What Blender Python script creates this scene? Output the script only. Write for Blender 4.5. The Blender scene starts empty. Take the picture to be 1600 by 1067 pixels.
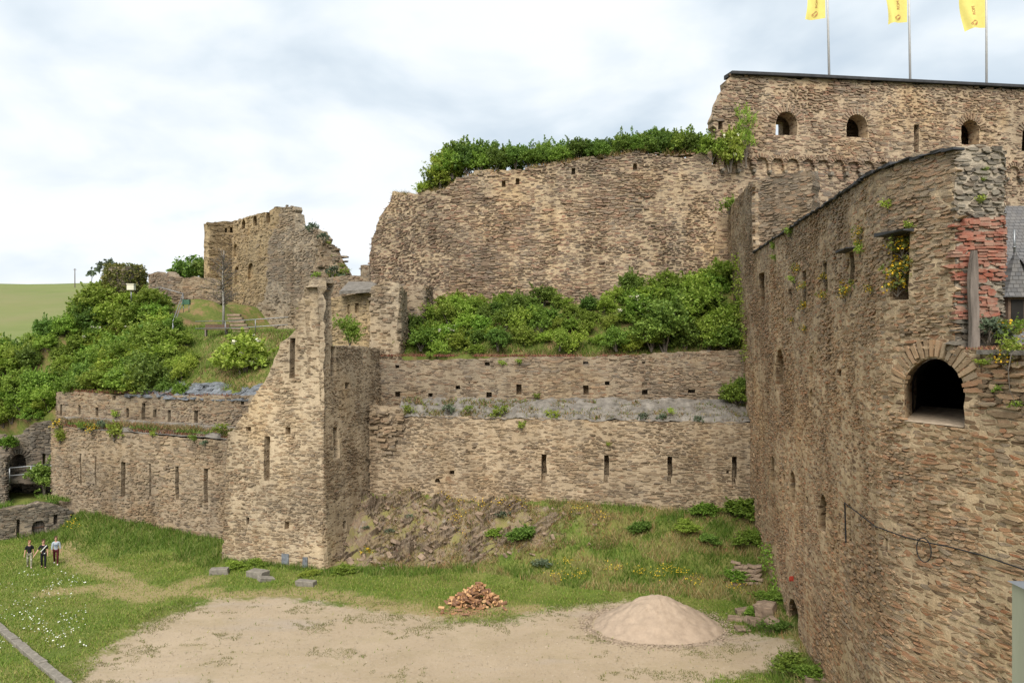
import bpy, math, random
import numpy as np
from mathutils import Vector, Matrix, noise as mnoise
from mathutils.geometry import delaunay_2d_cdt
random.seed(7)
RNG = np.random.default_rng(7)
C = bpy.context.scene.collection
S = bpy.context.scene
F, CX, CY, H = 1250.0, 800.0, 533.5, 14.4      # the photo's focal length and eye height

# ------------------------------------------------------------------ camera
cam = bpy.data.cameras.new('camera'); camo = bpy.data.objects.new('camera', cam); C.objects.link(camo)
camo.location = (0, 0, H); camo.rotation_euler = (math.pi/2, 0, 0)
cam.sensor_width = 36; cam.lens = 36*F/1600; cam.clip_end = 6000; cam.clip_start = 0.1
S.camera = camo
S.view_settings.view_transform = 'Standard'; S.view_settings.look = 'None'
S.view_settings.exposure = 0.72; S.view_settings.gamma = 1
S.cycles.max_bounces = 6; S.cycles.use_denoising = True

# ------------------------------------------------------------------ sky and sun
SUN_EL, SUN_AZ = math.radians(46), math.radians(187)   # azimuth clockwise from +Y: behind the camera, a little left
sd = Vector((math.sin(SUN_AZ)*math.cos(SUN_EL), math.cos(SUN_AZ)*math.cos(SUN_EL), math.sin(SUN_EL)))
sun = bpy.data.lights.new('sun', 'SUN'); suno = bpy.data.objects.new('sun', sun); C.objects.link(suno)
sun.energy = 3.0; sun.angle = math.radians(40); sun.color = (1, .95, .86)
suno.rotation_euler = sd.to_track_quat('Z', 'Y').to_euler(); suno.location = (-20, -40, 80)

W = bpy.data.worlds.new('World'); S.world = W; W.use_nodes = True
def world():
    nt = W.node_tree; N = nt.nodes; L = nt.links; N.clear()
    out = N.new('ShaderNodeOutputWorld'); bg = N.new('ShaderNodeBackground'); L.new(bg.outputs[0], out.inputs[0])
    sky = N.new('ShaderNodeTexSky'); sky.sky_type = 'NISHITA'; sky.sun_disc = False
    sky.sun_elevation = SUN_EL; sky.sun_rotation = SUN_AZ; sky.dust_density = 2.0
    tc = N.new('ShaderNodeTexCoord')
    sep = N.new('ShaderNodeSeparateXYZ'); L.new(tc.outputs['Generated'], sep.inputs[0])
    def m(op, a, b=None):
        n = N.new('ShaderNodeMath'); n.operation = op
        for i, v in enumerate((a, b)):
            if v is None: continue
            if isinstance(v, (int, float)): n.inputs[i].default_value = v
            else: L.new(v, n.inputs[i])
        return n.outputs[0]
    zz = m('ADD', m('MAXIMUM', sep.outputs[2], 0.0), 0.34)
    cmb = N.new('ShaderNodeCombineXYZ')
    L.new(m('DIVIDE', sep.outputs[0], zz), cmb.inputs[0]); L.new(m('DIVIDE', sep.outputs[1], zz), cmb.inputs[1])
    def nz(scale, off, det=6, rough=.55, dist=.3):
        mp = N.new('ShaderNodeMapping'); mp.inputs['Location'].default_value = off; L.new(cmb.outputs[0], mp.inputs[0])
        n = N.new('ShaderNodeTexNoise'); n.inputs['Scale'].default_value = scale; n.inputs['Detail'].default_value = det
        n.inputs['Roughness'].default_value = rough; n.inputs['Distortion'].default_value = dist
        L.new(mp.outputs[0], n.inputs[0]); return n.outputs[0]
    big = nz(.75, (3.1, 1.7, 0), 4); fine = nz(2.4, (7.3, 2.2, 0), 5, .5)
    v = m('ADD', m('MULTIPLY', big, .55), m('MULTIPLY', fine, .45))
    # cloud layer thinner and bluer to the right of the view
    v = m('SUBTRACT', v, m('MULTIPLY', m('MAXIMUM', m('SUBTRACT', sep.outputs[0], .12), 0.0), .34))
    ramp = N.new('ShaderNodeValToRGB'); L.new(v, ramp.inputs[0])
    e = ramp.color_ramp.elements
    e[0].position = .34; e[0].color = (.56, .65, .72, 1)
    e[1].position = .62; e[1].color = (.97, .97, .97, 1)
    k = e.new(.44); k.color = (.76, .83, .88, 1)
    k = e.new(.50); k.color = (.92, .95, .97, 1)
    mul = N.new('ShaderNodeMix'); mul.data_type = 'RGBA'; mul.blend_type = 'MULTIPLY'; mul.inputs[0].default_value = 1
    L.new(ramp.outputs[0], mul.inputs[6]); mul.inputs[7].default_value = (6.5, 6.6, 6.75, 1)
    cov = N.new('ShaderNodeMapRange'); cov.inputs[1].default_value = .33; cov.inputs[2].default_value = .45
    cov.inputs[3].default_value = .8; cov.inputs[4].default_value = 1.0; L.new(v, cov.inputs[0])
    mix = N.new('ShaderNodeMix'); mix.data_type = 'RGBA'; L.new(cov.outputs[0], mix.inputs[0])
    L.new(sky.outputs[0], mix.inputs[6]); L.new(mul.outputs[2], mix.inputs[7])
    L.new(mix.outputs[2], bg.inputs[0]); bg.inputs[1].default_value = 0.1
world()

# ------------------------------------------------------------------ object helpers
def thing(name, loc, label, cat, group=None):
    o = bpy.data.objects.new(name, None); C.objects.link(o); o.location = loc; o.empty_display_size = .3
    o['label'] = label; o['category'] = cat; o['kind'] = 'thing'
    if group: o['group'] = group
    return o
def mesh(name, verts, faces, mats, mi=None, smooth=False):
    me = bpy.data.meshes.new(name)
    v = np.asarray(verts, dtype=float).reshape(-1, 3)
    me.from_pydata(v.tolist(), [], faces if isinstance(faces, list) else faces.tolist())
    for m in (mats if isinstance(mats, (list, tuple)) else [mats]): me.materials.append(m)
    if mi is not None: me.polygons.foreach_set('material_index', np.asarray(mi, dtype=np.int32))
    if smooth: me.polygons.foreach_set('use_smooth', np.ones(len(me.polygons), dtype=bool))
    me.update(); return me
def obj(name, me, parent=None, local=False):
    o = bpy.data.objects.new(name, me); C.objects.link(o)
    if parent is not None:
        o.parent = parent
        if not local: o.matrix_parent_inverse = Matrix.Translation(-Vector(parent.location))
    return o
def tag(o, label, cat, group=None, kind=None):
    o['label'] = label; o['category'] = cat
    if group: o['group'] = group
    if kind: o['kind'] = kind
    return o
def structure(o): o['kind'] = 'structure'; return o
def copy_thing(root, loc, rz=0, sc=1.0, label=None, group=None):
    r = root.copy(); C.objects.link(r); r.location = loc; r.rotation_euler = (0, 0, rz)
    r.scale = (sc, sc, sc) if isinstance(sc, (int, float)) else sc
    if label: r['label'] = label
    if group: r['group'] = group
    for ch in root.children:
        c = ch.copy(); C.objects.link(c); c.parent = r
        for g in ch.children:
            d = g.copy(); C.objects.link(d); d.parent = c
    return r
class MB:
    def __init__(s): s.v = []; s.f = []; s.m = []
    def add(s, vs, fs, mi=0):
        o = len(s.v); s.v += [tuple(p) for p in vs]
        for f in fs: s.f.append([i+o for i in f]); s.m.append(mi)
    def box(s, c, d, rz=0, rx=0, ry=0, mi=0, jit=0):
        M = Matrix.Translation(c) @ Matrix.Rotation(rz, 4, 'Z') @ Matrix.Rotation(ry, 4, 'Y') @ Matrix.Rotation(rx, 4, 'X')
        vs = [M @ Vector(((x-.5)*d[0]+random.uniform(-jit, jit), (y-.5)*d[1]+random.uniform(-jit, jit), (z-.5)*d[2]+random.uniform(-jit, jit)))
              for z in (0, 1) for y in (0, 1) for x in (0, 1)]
        s.add(vs, [(0,2,3,1),(4,5,7,6),(0,1,5,4),(2,6,7,3),(0,4,6,2),(1,3,7,5)], mi)
    def tube(s, pts, r, n=8, mi=0, cap=True):
        pts = [Vector(p) for p in pts]; rs = r if isinstance(r, (list, tuple)) else [r]*len(pts)
        vs = []
        for i, p in enumerate(pts):
            t = (pts[min(i+1, len(pts)-1)]-pts[max(i-1, 0)]).normalized()
            a = t.cross(Vector((0, 0, 1)) if abs(t.z) < .9 else Vector((1, 0, 0))).normalized(); b = t.cross(a)
            vs += [p+(a*math.cos(2*math.pi*k/n)+b*math.sin(2*math.pi*k/n))*rs[i] for k in range(n)]
        fs = [(i*n+k, i*n+(k+1) % n, (i+1)*n+(k+1) % n, (i+1)*n+k) for i in range(len(pts)-1) for k in range(n)]
        if cap: fs += [tuple(range(n))[::-1], tuple(range((len(pts)-1)*n, len(pts)*n))]
        s.add(vs, fs, mi)
    def mesh(s, name, mats, smooth=False): return mesh(name, s.v, s.f, mats, s.m, smooth)
def gpt(px, py, z=0.0):                         # photo pixel to a place on the level z
    Y = (H-z)*F/(py-CY); return ((px-CX)/F*Y, Y)
def at(px, py, Y): return Vector(((px-CX)/F*Y, Y, H+(CY-py)/F*Y))

# ------------------------------------------------------------------ materials
class NT:
    def __init__(s, name):
        s.mat = bpy.data.materials.new(name); s.mat.use_nodes = True; s.t = s.mat.node_tree; s.N = s.t.nodes; s.L = s.t.links
        s.b = s.N['Principled BSDF']; s.b.inputs['Roughness'].default_value = .9
        s.b.inputs['Specular IOR Level'].default_value = .2
        s.tc = s.N.new('ShaderNodeTexCoord'); s.obj = s.tc.outputs['Object']
    def set(s, sock, v):
        if hasattr(v, 'is_linked') or isinstance(v, bpy.types.NodeSocket): s.L.new(v, sock)
        else: sock.default_value = v
    def noise(s, scale, det=4, rough=.6, vec=None, stretch=None, dist=0):
        n = s.N.new('ShaderNodeTexNoise'); n.inputs['Scale'].default_value = scale; n.inputs['Detail'].default_value = det
        n.inputs['Roughness'].default_value = rough; n.inputs['Distortion'].default_value = dist
        vec = vec or s.obj
        if stretch:
            mp = s.N.new('ShaderNodeMapping'); mp.inputs['Scale'].default_value = stretch; s.L.new(vec, mp.inputs[0]); vec = mp.outputs[0]
        s.L.new(vec, n.inputs['Vector']); return n.outputs[0]
    def vor(s, scale, stretch, feat='F1', out=0, rnd=1.0):
        mp = s.N.new('ShaderNodeMapping'); mp.inputs['Scale'].default_value = stretch; s.L.new(s.obj, mp.inputs[0])
        n = s.N.new('ShaderNodeTexVoronoi'); n.feature = feat; n.inputs['Scale'].default_value = scale; n.inputs['Randomness'].default_value = rnd
        s.L.new(mp.outputs[0], n.inputs['Vector']); return n.outputs[out]
    def ramp(s, fac, stops, const=False):
        r = s.N.new('ShaderNodeValToRGB'); s.L.new(fac, r.inputs[0]); e = r.color_ramp.elements
        if const: r.color_ramp.interpolation = 'CONSTANT'
        while len(e) < len(stops): e.new(.5)
        for i, (p, c) in enumerate(stops):
            e[i].position = p; e[i].color = (*c, 1) if len(c) == 3 else c
        return r.outputs[0]
    def mix(s, fac, a, b, mode='MIX'):
        n = s.N.new('ShaderNodeMix'); n.data_type = 'RGBA'; n.blend_type = mode
        s.set(n.inputs[0], fac)
        for sock, v in ((n.inputs[6], a), (n.inputs[7], b)):
            s.set(sock, (*v, 1) if isinstance(v, tuple) and len(v) == 3 else v)
        return n.outputs[2]
    def math(s, op, a, b=0.0):
        n = s.N.new('ShaderNodeMath'); n.operation = op; s.set(n.inputs[0], a); s.set(n.inputs[1], b); return n.outputs[0]
    def rng(s, v, a, b, c=0.0, d=1.0):
        n = s.N.new('ShaderNodeMapRange'); s.L.new(v, n.inputs[0])
        for i, x in enumerate((a, b, c, d)): n.inputs[i+1].default_value = x
        return n.outputs[0]
    def island(s): return s.N.new('ShaderNodeNewGeometry').outputs['Random Per Island']
    def attr(s, name):
        n = s.N.new('ShaderNodeAttribute'); n.attribute_name = name; return n.outputs['Fac']
    def bump(s, h, st=.5, dist=.05):
        b = s.N.new('ShaderNodeBump'); b.inputs['Strength'].default_value = st; b.inputs['Distance'].default_value = dist
        s.L.new(h, b.inputs['Height']); s.L.new(b.outputs[0], s.b.inputs['Normal'])
    def col(s, c): s.set(s.b.inputs['Base Color'], (*c, 1) if isinstance(c, tuple) and len(c) == 3 else c)
    def z(s):
        n = s.N.new('ShaderNodeSeparateXYZ'); s.L.new(s.obj, n.inputs[0]); return n.outputs[2]

def lerp3(a, b, t): return tuple(a[i]*(1-t)+b[i]*t for i in range(3))
def masonry(style, mortar, stones, grey=(.13, .125, .115), greyamt=.5, small=.5, top=None):
    """mortar bed with small slivers of slate + the laid stones (random colour per stone)"""
    m = NT(style+'_mortar')
    n1 = m.noise(.35, 5, .65); n2 = m.noise(3.5, 5, .7); n3 = m.noise(22, 3, .7)
    c = m.mix(m.rng(n2, .35, .7), mortar, lerp3(mortar, (.2, .15, .1), .45))
    cell = m.vor(2.6, (1, 1, 3.6)); cc = m.vor(2.6, (1, 1, 3.6), 'F1', 1); ed = m.vor(2.6, (1, 1, 3.6), 'DISTANCE_TO_EDGE')
    sx = m.N.new('ShaderNodeSeparateColor'); m.L.new(cc, sx.inputs[0])
    sc = m.ramp(sx.outputs[0], [(i/(len(stones)-1), s) for i, s in enumerate(stones)])
    msk = m.math('MULTIPLY', m.rng(ed, .05, .11), m.rng(sx.outputs[1], 1-small-.02, 1-small+.02))
    c = m.mix(msk, c, sc)
    c = m.mix(m.rng(n1, .45, .68, 0, greyamt), c, grey)
    c = m.mix(m.rng(n3, .45, .75, 0, .4), c, (.16, .11, .07), 'MIX')
    if top: c = m.mix(m.math('MULTIPLY', m.rng(m.z(), top[0], top[1]), m.rng(n2, .3, .6, .1, .6)), c, grey)
    def weather(t, c):
        c = t.mix(t.rng(t.noise(.14, 4, .6), .38, .62, 0, .8), c, (.70, .71, .73), 'MULTIPLY')
        c = t.mix(t.rng(t.noise(1.1, 4, .65, stretch=(1, 1, .1)), .48, .7, 0, .75), c, (.68, .64, .60), 'MULTIPLY')
        return t.mix(t.rng(t.noise(.22, 5, .65), .5, .68, 0, .4), c, (1.0, .84, .58), 'MULTIPLY')
    m.col(weather(m, c))
    h = m.math('ADD', m.math('MULTIPLY', m.rng(ed, 0, .12), msk), m.math('MULTIPLY', m.noise(9, 4, .7), .9))
    m.bump(h, .8, .06)
    s = NT(style+'_stone')
    isl = s.island()
    c = s.ramp(isl, [(i/(len(stones)-1), st) for i, st in enumerate(stones)])
    nn = s.noise(5, 5, .7, stretch=(1, 1, 3)); n1 = s.noise(.35, 5, .65)
    c = s.mix(s.rng(nn, .35, .75, 0, .55), c, lerp3(mortar, (.25, .2, .15), .3))
    c = s.mix(s.rng(n1, .45, .68, 0, greyamt*.8), c, grey)
    if top: c = s.mix(s.math('MULTIPLY', s.rng(s.z(), top[0], top[1]), s.rng(nn, .3, .6, .1, .55)), c, grey)
    s.col(weather(s, c)); s.bump(s.noise(16, 5, .75, stretch=(1, 1, 3)), .7, .04)
    return [m.mat, s.mat]
BROWN = [(.095, .07, .052), (.17, .122, .084), (.24, .178, .122), (.28, .19, .12), (.20, .165, .135), (.34, .265, .185), (.25, .145, .09), (.40, .31, .21)]
PALE = [(.11, .078, .052), (.21, .148, .094), (.29, .21, .13), (.185, .145, .11), (.35, .265, .17), (.28, .172, .105), (.42, .325, .21)]
REDD = [(.10, .062, .046), (.20, .13, .09), (.28, .19, .13), (.16, .13, .11), (.32, .165, .11), (.36, .275, .195), (.20, .16, .125)]
GREYS = [(.05, .045, .04), (.10, .09, .075), (.15, .13, .105), (.21, .185, .15), (.12, .085, .06), (.25, .215, .17)]
BRICK = [(.19, .055, .038), (.26, .08, .05), (.30, .11, .075), (.22, .095, .07), (.31, .18, .13)]
YEL = [(.14, .10, .06), (.24, .175, .10), (.31, .23, .135), (.38, .285, .17), (.21, .165, .12)]
BAST = [(.12, .085, .06), (.22, .155, .10), (.31, .23, .155), (.37, .235, .14), (.25, .215, .18), (.43, .335, .235), (.33, .165, .095), (.49, .385, .27)]
BAST = [(a*1.12, b*1.01, c*.88) for a, b, c in BAST]
M = {}
M['tower'] = masonry('tower', (.54, .43, .295), PALE, greyamt=.12, small=.3, top=(14.5, 20))
M['terrace'] = masonry('terrace', (.50, .39, .265), PALE, greyamt=.25, small=.45)
M['upper'] = masonry('upper_terrace', (.37, .295, .205), BROWN, greyamt=.4, small=.6)
M['left'] = masonry('curtain', (.44, .34, .235), PALE, greyamt=.3, small=.5)
M['shield'] = masonry('shield', (.56, .43, .28), REDD, greyamt=.3, small=.55, top=(26.5, 31))
M['gallery'] = masonry('gallery', (.55, .42, .285), REDD, greyamt=.12, small=.4)
M['bastion'] = masonry('bastion', (.63, .47, .295), BAST, greyamt=.1, small=.5, top=(13, 20))
M['endwall'] = masonry('end_wall', (.58, .435, .27), BAST, greyamt=.12, small=.6)
M['pier'] = masonry('pier', (.20, .16, .115), BROWN, greyamt=.5, small=.7)
M['gable'] = masonry('gable', (.45, .385, .30), GREYS, greyamt=.35, small=.5)
M['palace'] = masonry('palace', (.50, .375, .215), YEL, greyamt=.15, small=.45)
M['grey'] = masonry('grey_rubble', (.34, .28, .21), GREYS, greyamt=.5, small=.6)
bk = NT('red_brick'); bk.col(bk.mix(bk.rng(bk.noise(2.5, 5, .7), .4, .7, 0, .55), bk.ramp(bk.island(), [(i/4, b) for i, b in enumerate(BRICK)]), (.34, .26, .19)))
bk.bump(bk.noise(14, 4, .7), .6, .03); M['brick'] = bk.mat
def plain(name, c, rough=.8, var=.25, sc=6, bump=.2, spec=.2, metal=0, stretch=None):
    m = NT(name); m.b.inputs['Roughness'].default_value = rough; m.b.inputs['Specular IOR Level'].default_value = spec; m.b.inputs['Metallic'].default_value = metal
    m.col(m.mix(m.rng(m.noise(sc, 5, .65, stretch=stretch), .3, .7), tuple(x*(1-var) for x in c), tuple(min(1, x*(1+var)) for x in c)))
    if bump: m.bump(m.noise(sc*4, 4, .7, stretch=stretch), bump, .03)
    return m.mat
M['mortar_cap'] = plain('grey_mortar', (.165, .148, .128), .95, .5, 2.2, 1)
M['slate_cap'] = plain('slate_slabs', (.15, .16, .175), .7, .45, 3, .8)
M['coping'] = plain('dark_coping', (.045, .045, .048), .7, .3, 2, .3)
M['steel'] = plain('galvanised_steel', (.24, .245, .25), .45, .1, 8, 0, .5, .7)
M['wood_old'] = plain('weathered_timber', (.17, .14, .12), .9, .4, 9, .6, stretch=(1, 1, .1))
M['wood_brown'] = plain('brown_board', (.13, .085, .06), .85, .25, 9, .2)
M['pole'] = plain('white_pole', (.62, .60, .60), .4, .08, 3, 0, .4)
M['post'] = plain('painted_post', (.33, .34, .25), .55, .14, 5, .08, .4, stretch=(1, 1, .15))
M['dark'] = plain('dark_void', (.02, .018, .016), .95, .2, 3, 0)
M['cable'] = plain('black_cable', (.02, .02, .022), .6, .1, 3, 0)
M['white_box'] = plain('cream_casing', (.62, .58, .46), .6, .08, 4, 0)
M['sand'] = plain('building_sand', (.34, .262, .195), .95, .16, 2.4, .9)
M['cutstone'] = plain('cut_stone', (.20, .18, .15), .9, .35, 4, .5)
M['rockface'] = plain('fallen_stone', (.24, .175, .125), .9, .4, 3, .6)
sl = NT('roof_slate')
rows = sl.N.new('ShaderNodeTexBrick'); mp = sl.N.new('ShaderNodeMapping'); mp.inputs['Rotation'].default_value = (math.radians(90), 0, 0)
sl.L.new(sl.obj, mp.inputs[0]); sl.L.new(mp.outputs[0], rows.inputs[0])
rows.inputs['Color1'].default_value = (.085, .085, .09, 1); rows.inputs['Color2'].default_value = (.14, .135, .135, 1); rows.inputs['Mortar'].default_value = (.03, .03, .032, 1)
rows.inputs['Scale'].default_value = 1; rows.inputs['Brick Width'].default_value = .3; rows.inputs['Row Height'].default_value = .2; rows.inputs['Mortar Size'].default_value = .018
sl.col(sl.mix(sl.rng(sl.noise(1.2, 5, .7), .35, .7, 0, .5), rows.outputs[0], (.17, .15, .13))); sl.bump(rows.outputs['Fac'], -.8, .03); sl.b.inputs['Roughness'].default_value = .6
M['roof'] = sl.mat

def leafmat(name, stops, trans=.3, gloss=.35):
    m = NT(name); m.b.inputs['Roughness'].default_value = .55; m.b.inputs['Specular IOR Level'].default_value = gloss
    oi = m.N.new('ShaderNodeObjectInfo').outputs['Random']
    c = m.ramp(m.island(), stops)
    hs = m.N.new('ShaderNodeHueSaturation'); m.L.new(c, hs.inputs['Color'])
    m.L.new(m.rng(oi, 0, 1, .485, .515), hs.inputs['Hue']); m.L.new(m.rng(m.math('FRACT', m.math('MULTIPLY', oi, 7.3)), 0, 1, .82, 1.4), hs.inputs['Value'])
    m.col(hs.outputs[0])
    tr = m.N.new('ShaderNodeBsdfTranslucent'); m.L.new(hs.outputs[0], tr.inputs[0])
    mx = m.N.new('ShaderNodeMixShader'); mx.inputs[0].default_value = trans
    m.L.new(m.b.outputs[0], mx.inputs[1]); m.L.new(tr.outputs[0], mx.inputs[2])
    m.L.new(mx.outputs[0], m.N['Material Output'].inputs[0]); return m.mat
M['leaf'] = leafmat('shrub_leaves', [(0, (.10, .165, .022)), (.5, (.18, .28, .036)), (1, (.28, .38, .065))], .42)
M['leaf_dark'] = leafmat('dark_leaves', [(0, (.075, .135, .024)), (.5, (.135, .22, .036)), (1, (.21, .30, .06))], .42)
M['leaf_pale'] = leafmat('pale_leaves', [(0, (.15, .22, .025)), (.5, (.25, .34, .045)), (1, (.37, .43, .09))], .45)
M['leaf_ivy'] = leafmat('ivy_leaves', [(0, (.07, .10, .018)), (.6, (.16, .18, .035)), (1, (.25, .22, .06))])
M['leaf_grey'] = leafmat('grey_green_leaves', [(0, (.06, .085, .05)), (1, (.16, .20, .12))])
M['blossom'] = plain('white_blossom', (.62, .60, .46), .7, .1, 5, 0)
M['yellow'] = plain('yellow_flowers', (.60, .40, .03), .7, .15, 5, 0)
M['daisy'] = plain('daisy_white', (.68, .68, .62), .7, .05, 5, 0)
M['bark'] = plain('bark', (.13, .11, .09), .9, .35, 9, .5)
M['grass'] = leafmat('grass_blades', [(0, (.08, .125, .016)), (.5, (.125, .185, .025)), (.8, (.19, .22, .04)), (1, (.30, .25, .10))], .25, .2)
M['long_grass'] = leafmat('long_grass', [(0, (.08, .14, .018)), (.5, (.13, .215, .028)), (.8, (.20, .26, .045)), (1, (.32, .29, .12))], .3, .2)
M['dry_grass'] = leafmat('dry_grass', [(0, (.10, .11, .03)), (.4, (.19, .16, .06)), (.8, (.30, .23, .12)), (1, (.30, .13, .07))], .3, .2)
M['dry_weed'] = leafmat('gravel_weed', [(0, (.12, .14, .03)), (.5, (.19, .19, .06)), (1, (.30, .25, .12))], .25, .2)
M['sedum'] = leafmat('red_sedum', [(0, (.16, .06, .045)), (.5, (.25, .10, .06)), (.8, (.14, .13, .05)), (1, (.3, .17, .1))], .1, .2)

def ground_mat():
    m = NT('courtyard_soil')
    n = m.noise(.9, 6, .65); n2 = m.noise(.28, 4, .6); n3 = m.noise(6, 5, .7); n4 = m.noise(30, 3, .7)
    g = m.mix(m.rng(n3, .3, .7), (.065, .10, .016), (.13, .165, .03))
    g = m.mix(m.rng(n2, .42, .62, 0, .6), g, (.19, .17, .055))
    dryf = m.rng(m.math('ADD', m.attr('dry'), m.math('MULTIPLY', m.math('SUBTRACT', n, .5), 1.3)), .45, .75)
    g = m.mix(dryf, g, m.mix(m.rng(n3, .35, .65), (.30, .225, .125), (.20, .18, .06)))
    gr = m.mix(m.rng(n2, .35, .65), (.40, .315, .215), (.33, .255, .165))
    gr = m.mix(m.rng(n3, .35, .7, 0, .5), gr, (.44, .36, .28)); gr = m.mix(m.rng(m.noise(.55, 5, .7, stretch=(.5, 1, 1)), .5, .66, 0, .55), gr, (.31, .25, .15)); gr = m.mix(m.rng(m.noise(.3, 4, .6, stretch=(.35, 1, 1)), .56, .68, 0, .5), gr, (.36, .31, .27))
    gr = m.mix(m.rng(n4, .35, .7, 0, .4), gr, (.22, .17, .115))
    w = m.rng(m.math('ADD', m.attr('gravel'), m.math('ADD', m.math('MULTIPLY', m.math('SUBTRACT', n, .5), 1.1), m.math('MULTIPLY', m.math('SUBTRACT', n3, .5), .5))), .4, .62)
    c = m.mix(w, g, gr)
    rk = m.mix(m.rng(m.noise(3.2, 6, .75, stretch=(2.5, 1, 1)), .35, .65), (.26, .195, .125), (.11, .08, .06))
    rk = m.mix(m.rng(m.noise(1.7, 6, .75), .56, .66), rk, (.27, .24, .21))
    rk = m.mix(m.rng(n3, .56, .74, 0, .8), rk, (.24, .09, .06))
    rk = m.mix(m.rng(m.noise(.8, 6, .7), .46, .6), rk, (.19, .17, .06))
    r = m.rng(m.math('ADD', m.attr('rock'), m.math('MULTIPLY', m.math('SUBTRACT', n, .5), .8)), .4, .55)
    m.col(m.mix(r, c, rk)); m.bump(m.math('ADD', m.math('MULTIPLY', n3, .6), n4), .55, .05)
    return m.mat
M['ground'] = ground_mat()
def soil_mat():
    m = NT('hillside_soil'); n = m.noise(.6, 6, .7); n3 = m.noise(5, 5, .7)
    c = m.mix(m.rng(n3, .3, .7), (.06, .09, .016), (.14, .15, .035))
    c = m.mix(m.rng(n, .48, .62, 0, .8), c, (.24, .14, .08)); m.col(c); m.bump(n3, .6, .08); return m.mat
M['soil'] = soil_mat()
def field_mat():
    m = NT('far_meadow'); n = m.noise(.012, 6, .6, stretch=(1, .5, 1)); n3 = m.noise(.12, 5, .7, stretch=(.4, 1, 1))
    c = m.mix(m.rng(n3, .3, .7), (.11, .155, .035), (.15, .19, .05)); c = m.mix(m.rng(n, .42, .62, 0, .8), c, (.19, .175, .08)); m.col(c); return m.mat
M['field'] = field_mat()
M['earth'] = plain('plain_ground', (.12, .13, .05), .95, .3, .02, .2)

# ------------------------------------------------------------------ plan paths and masonry
class Path:
    def __init__(s, pts, r=.5):
        P = [np.array(p, float) for p in pts]; out = [P[0]]
        for i in range(1, len(P)-1):                         # round the corners
            a, b, c = P[i-1], P[i], P[i+1]; rr = min(r, .4*np.linalg.norm(b-a), .4*np.linalg.norm(c-b))
            p0 = b+(a-b)/np.linalg.norm(a-b)*rr; p1 = b+(c-b)/np.linalg.norm(c-b)*rr
            for t in np.linspace(0, 1, 9): out.append(p0*(1-t)**2+b*2*t*(1-t)+p1*t*t)
        out.append(P[-1]); D = []
        for a, b in zip(out[:-1], out[1:]):
            n = max(1, int(np.linalg.norm(b-a)/.25))
            D += [a+(b-a)*k/n for k in range(n)]
        D.append(out[-1]); D = np.array(D)
        d = np.linalg.norm(np.diff(D, axis=0), axis=1); s.U = np.concatenate([[0], np.cumsum(d)]); s.P = D; s.len = s.U[-1]
        T = np.gradient(D, axis=0); T /= np.linalg.norm(T, axis=1)[:, None]; s.N = np.stack([T[:, 1], -T[:, 0]], 1)
    def pos(s, u, z, off):
        u = np.asarray(u, float); x = np.interp(u, s.U, s.P[:, 0]); y = np.interp(u, s.U, s.P[:, 1])
        nx = np.interp(u, s.U, s.N[:, 0]); ny = np.interp(u, s.U, s.N[:, 1]); l = np.hypot(nx, ny); nx, ny = nx/l, ny/l
        ex = np.where(u < 0, u, np.where(u > s.len, u-s.len, 0.0))
        tx = np.where(u < 0, -s.N[0, 1], -s.N[-1, 1]); ty = np.where(u < 0, s.N[0, 0], s.N[-1, 0])
        return np.stack([x+nx*off+tx*ex, y+ny*off+ty*ex, np.asarray(z, float)+0*u], -1)
    def uv(s, px, py):
        t = (px-CX)/F; g = s.P[:, 0]-t*s.P[:, 1]; best = None
        for i in np.nonzero(g[:-1]*g[1:] <= 0)[0]:
            k = g[i]/(g[i]-g[i+1]) if g[i] != g[i+1] else 0; Y = s.P[i, 1]*(1-k)+s.P[i+1, 1]*k
            if best is None or Y < best[1]: best = (s.U[i]*(1-k)+s.U[i+1]*k, Y)
        if best is None:                                       # past an end
            i = 0 if abs(g[0]) < abs(g[-1]) else -1; best = (s.U[i], s.P[i, 1])
        return (best[0], H+(CY-py)/F*best[1])
    def rect(s, x0, y0, x1, y1):
        a = s.uv(x0, y0); b = s.uv(x1, y0); c = s.uv(x1, y1); d = s.uv(x0, y1)
        return [(a[0], d[1]), (b[0], d[1]), (b[0], a[1]), (a[0], a[1])]
    def arch(s, x0, y0, x1, y1, n=10):
        u0, zt = s.uv(x0, y0); u1, _ = s.uv(x1, y0); zb = s.uv((x0+x1)/2, y1)[1]; zt = s.uv((x0+x1)/2, y0)[1]
        r = (u1-u0)/2; zc = max(zb, zt-r)
        return [(u0, zb), (u1, zb)]+[((u0+u1)/2+r*math.cos(a), zc+(zt-zc)*math.sin(a)) for a in np.linspace(0, math.pi, n)]
def inside(P, poly):
    P = np.asarray(P, float); x, y = P[:, 0], P[:, 1]; r = np.zeros(len(P), bool); n = len(poly)
    for i in range(n):
        x0, y0 = poly[i]; x1, y1 = poly[(i+1) % n]
        c = (y0 > y) != (y1 > y)
        if y0 != y1: r ^= c & (x < (x1-x0)*(y-y0)/(y1-y0)+x0)
    return r
def nz2(u, z, s, seed): return mnoise.noise(Vector((u*s+seed*7.1, z*s-seed*3.3, seed*1.7)))
def resample(poly, step, amp, seed, zsafe=-99):
    out = []; n = len(poly)
    for i in range(n):
        a, b = poly[i], poly[(i+1) % n]; L = math.hypot(b[0]-a[0], b[1]-a[1]); k = max(1, int(L/step))
        for j in range(k):
            u = a[0]+(b[0]-a[0])*j/k; z = a[1]+(b[1]-a[1])*j/k
            if amp and z > zsafe:
                u += amp*1.3*(random.random()-.5); z += amp*(random.random()-.5)+amp*nz2(u, z, .6, seed+3)
            out.append((u, z))
    return out
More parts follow.
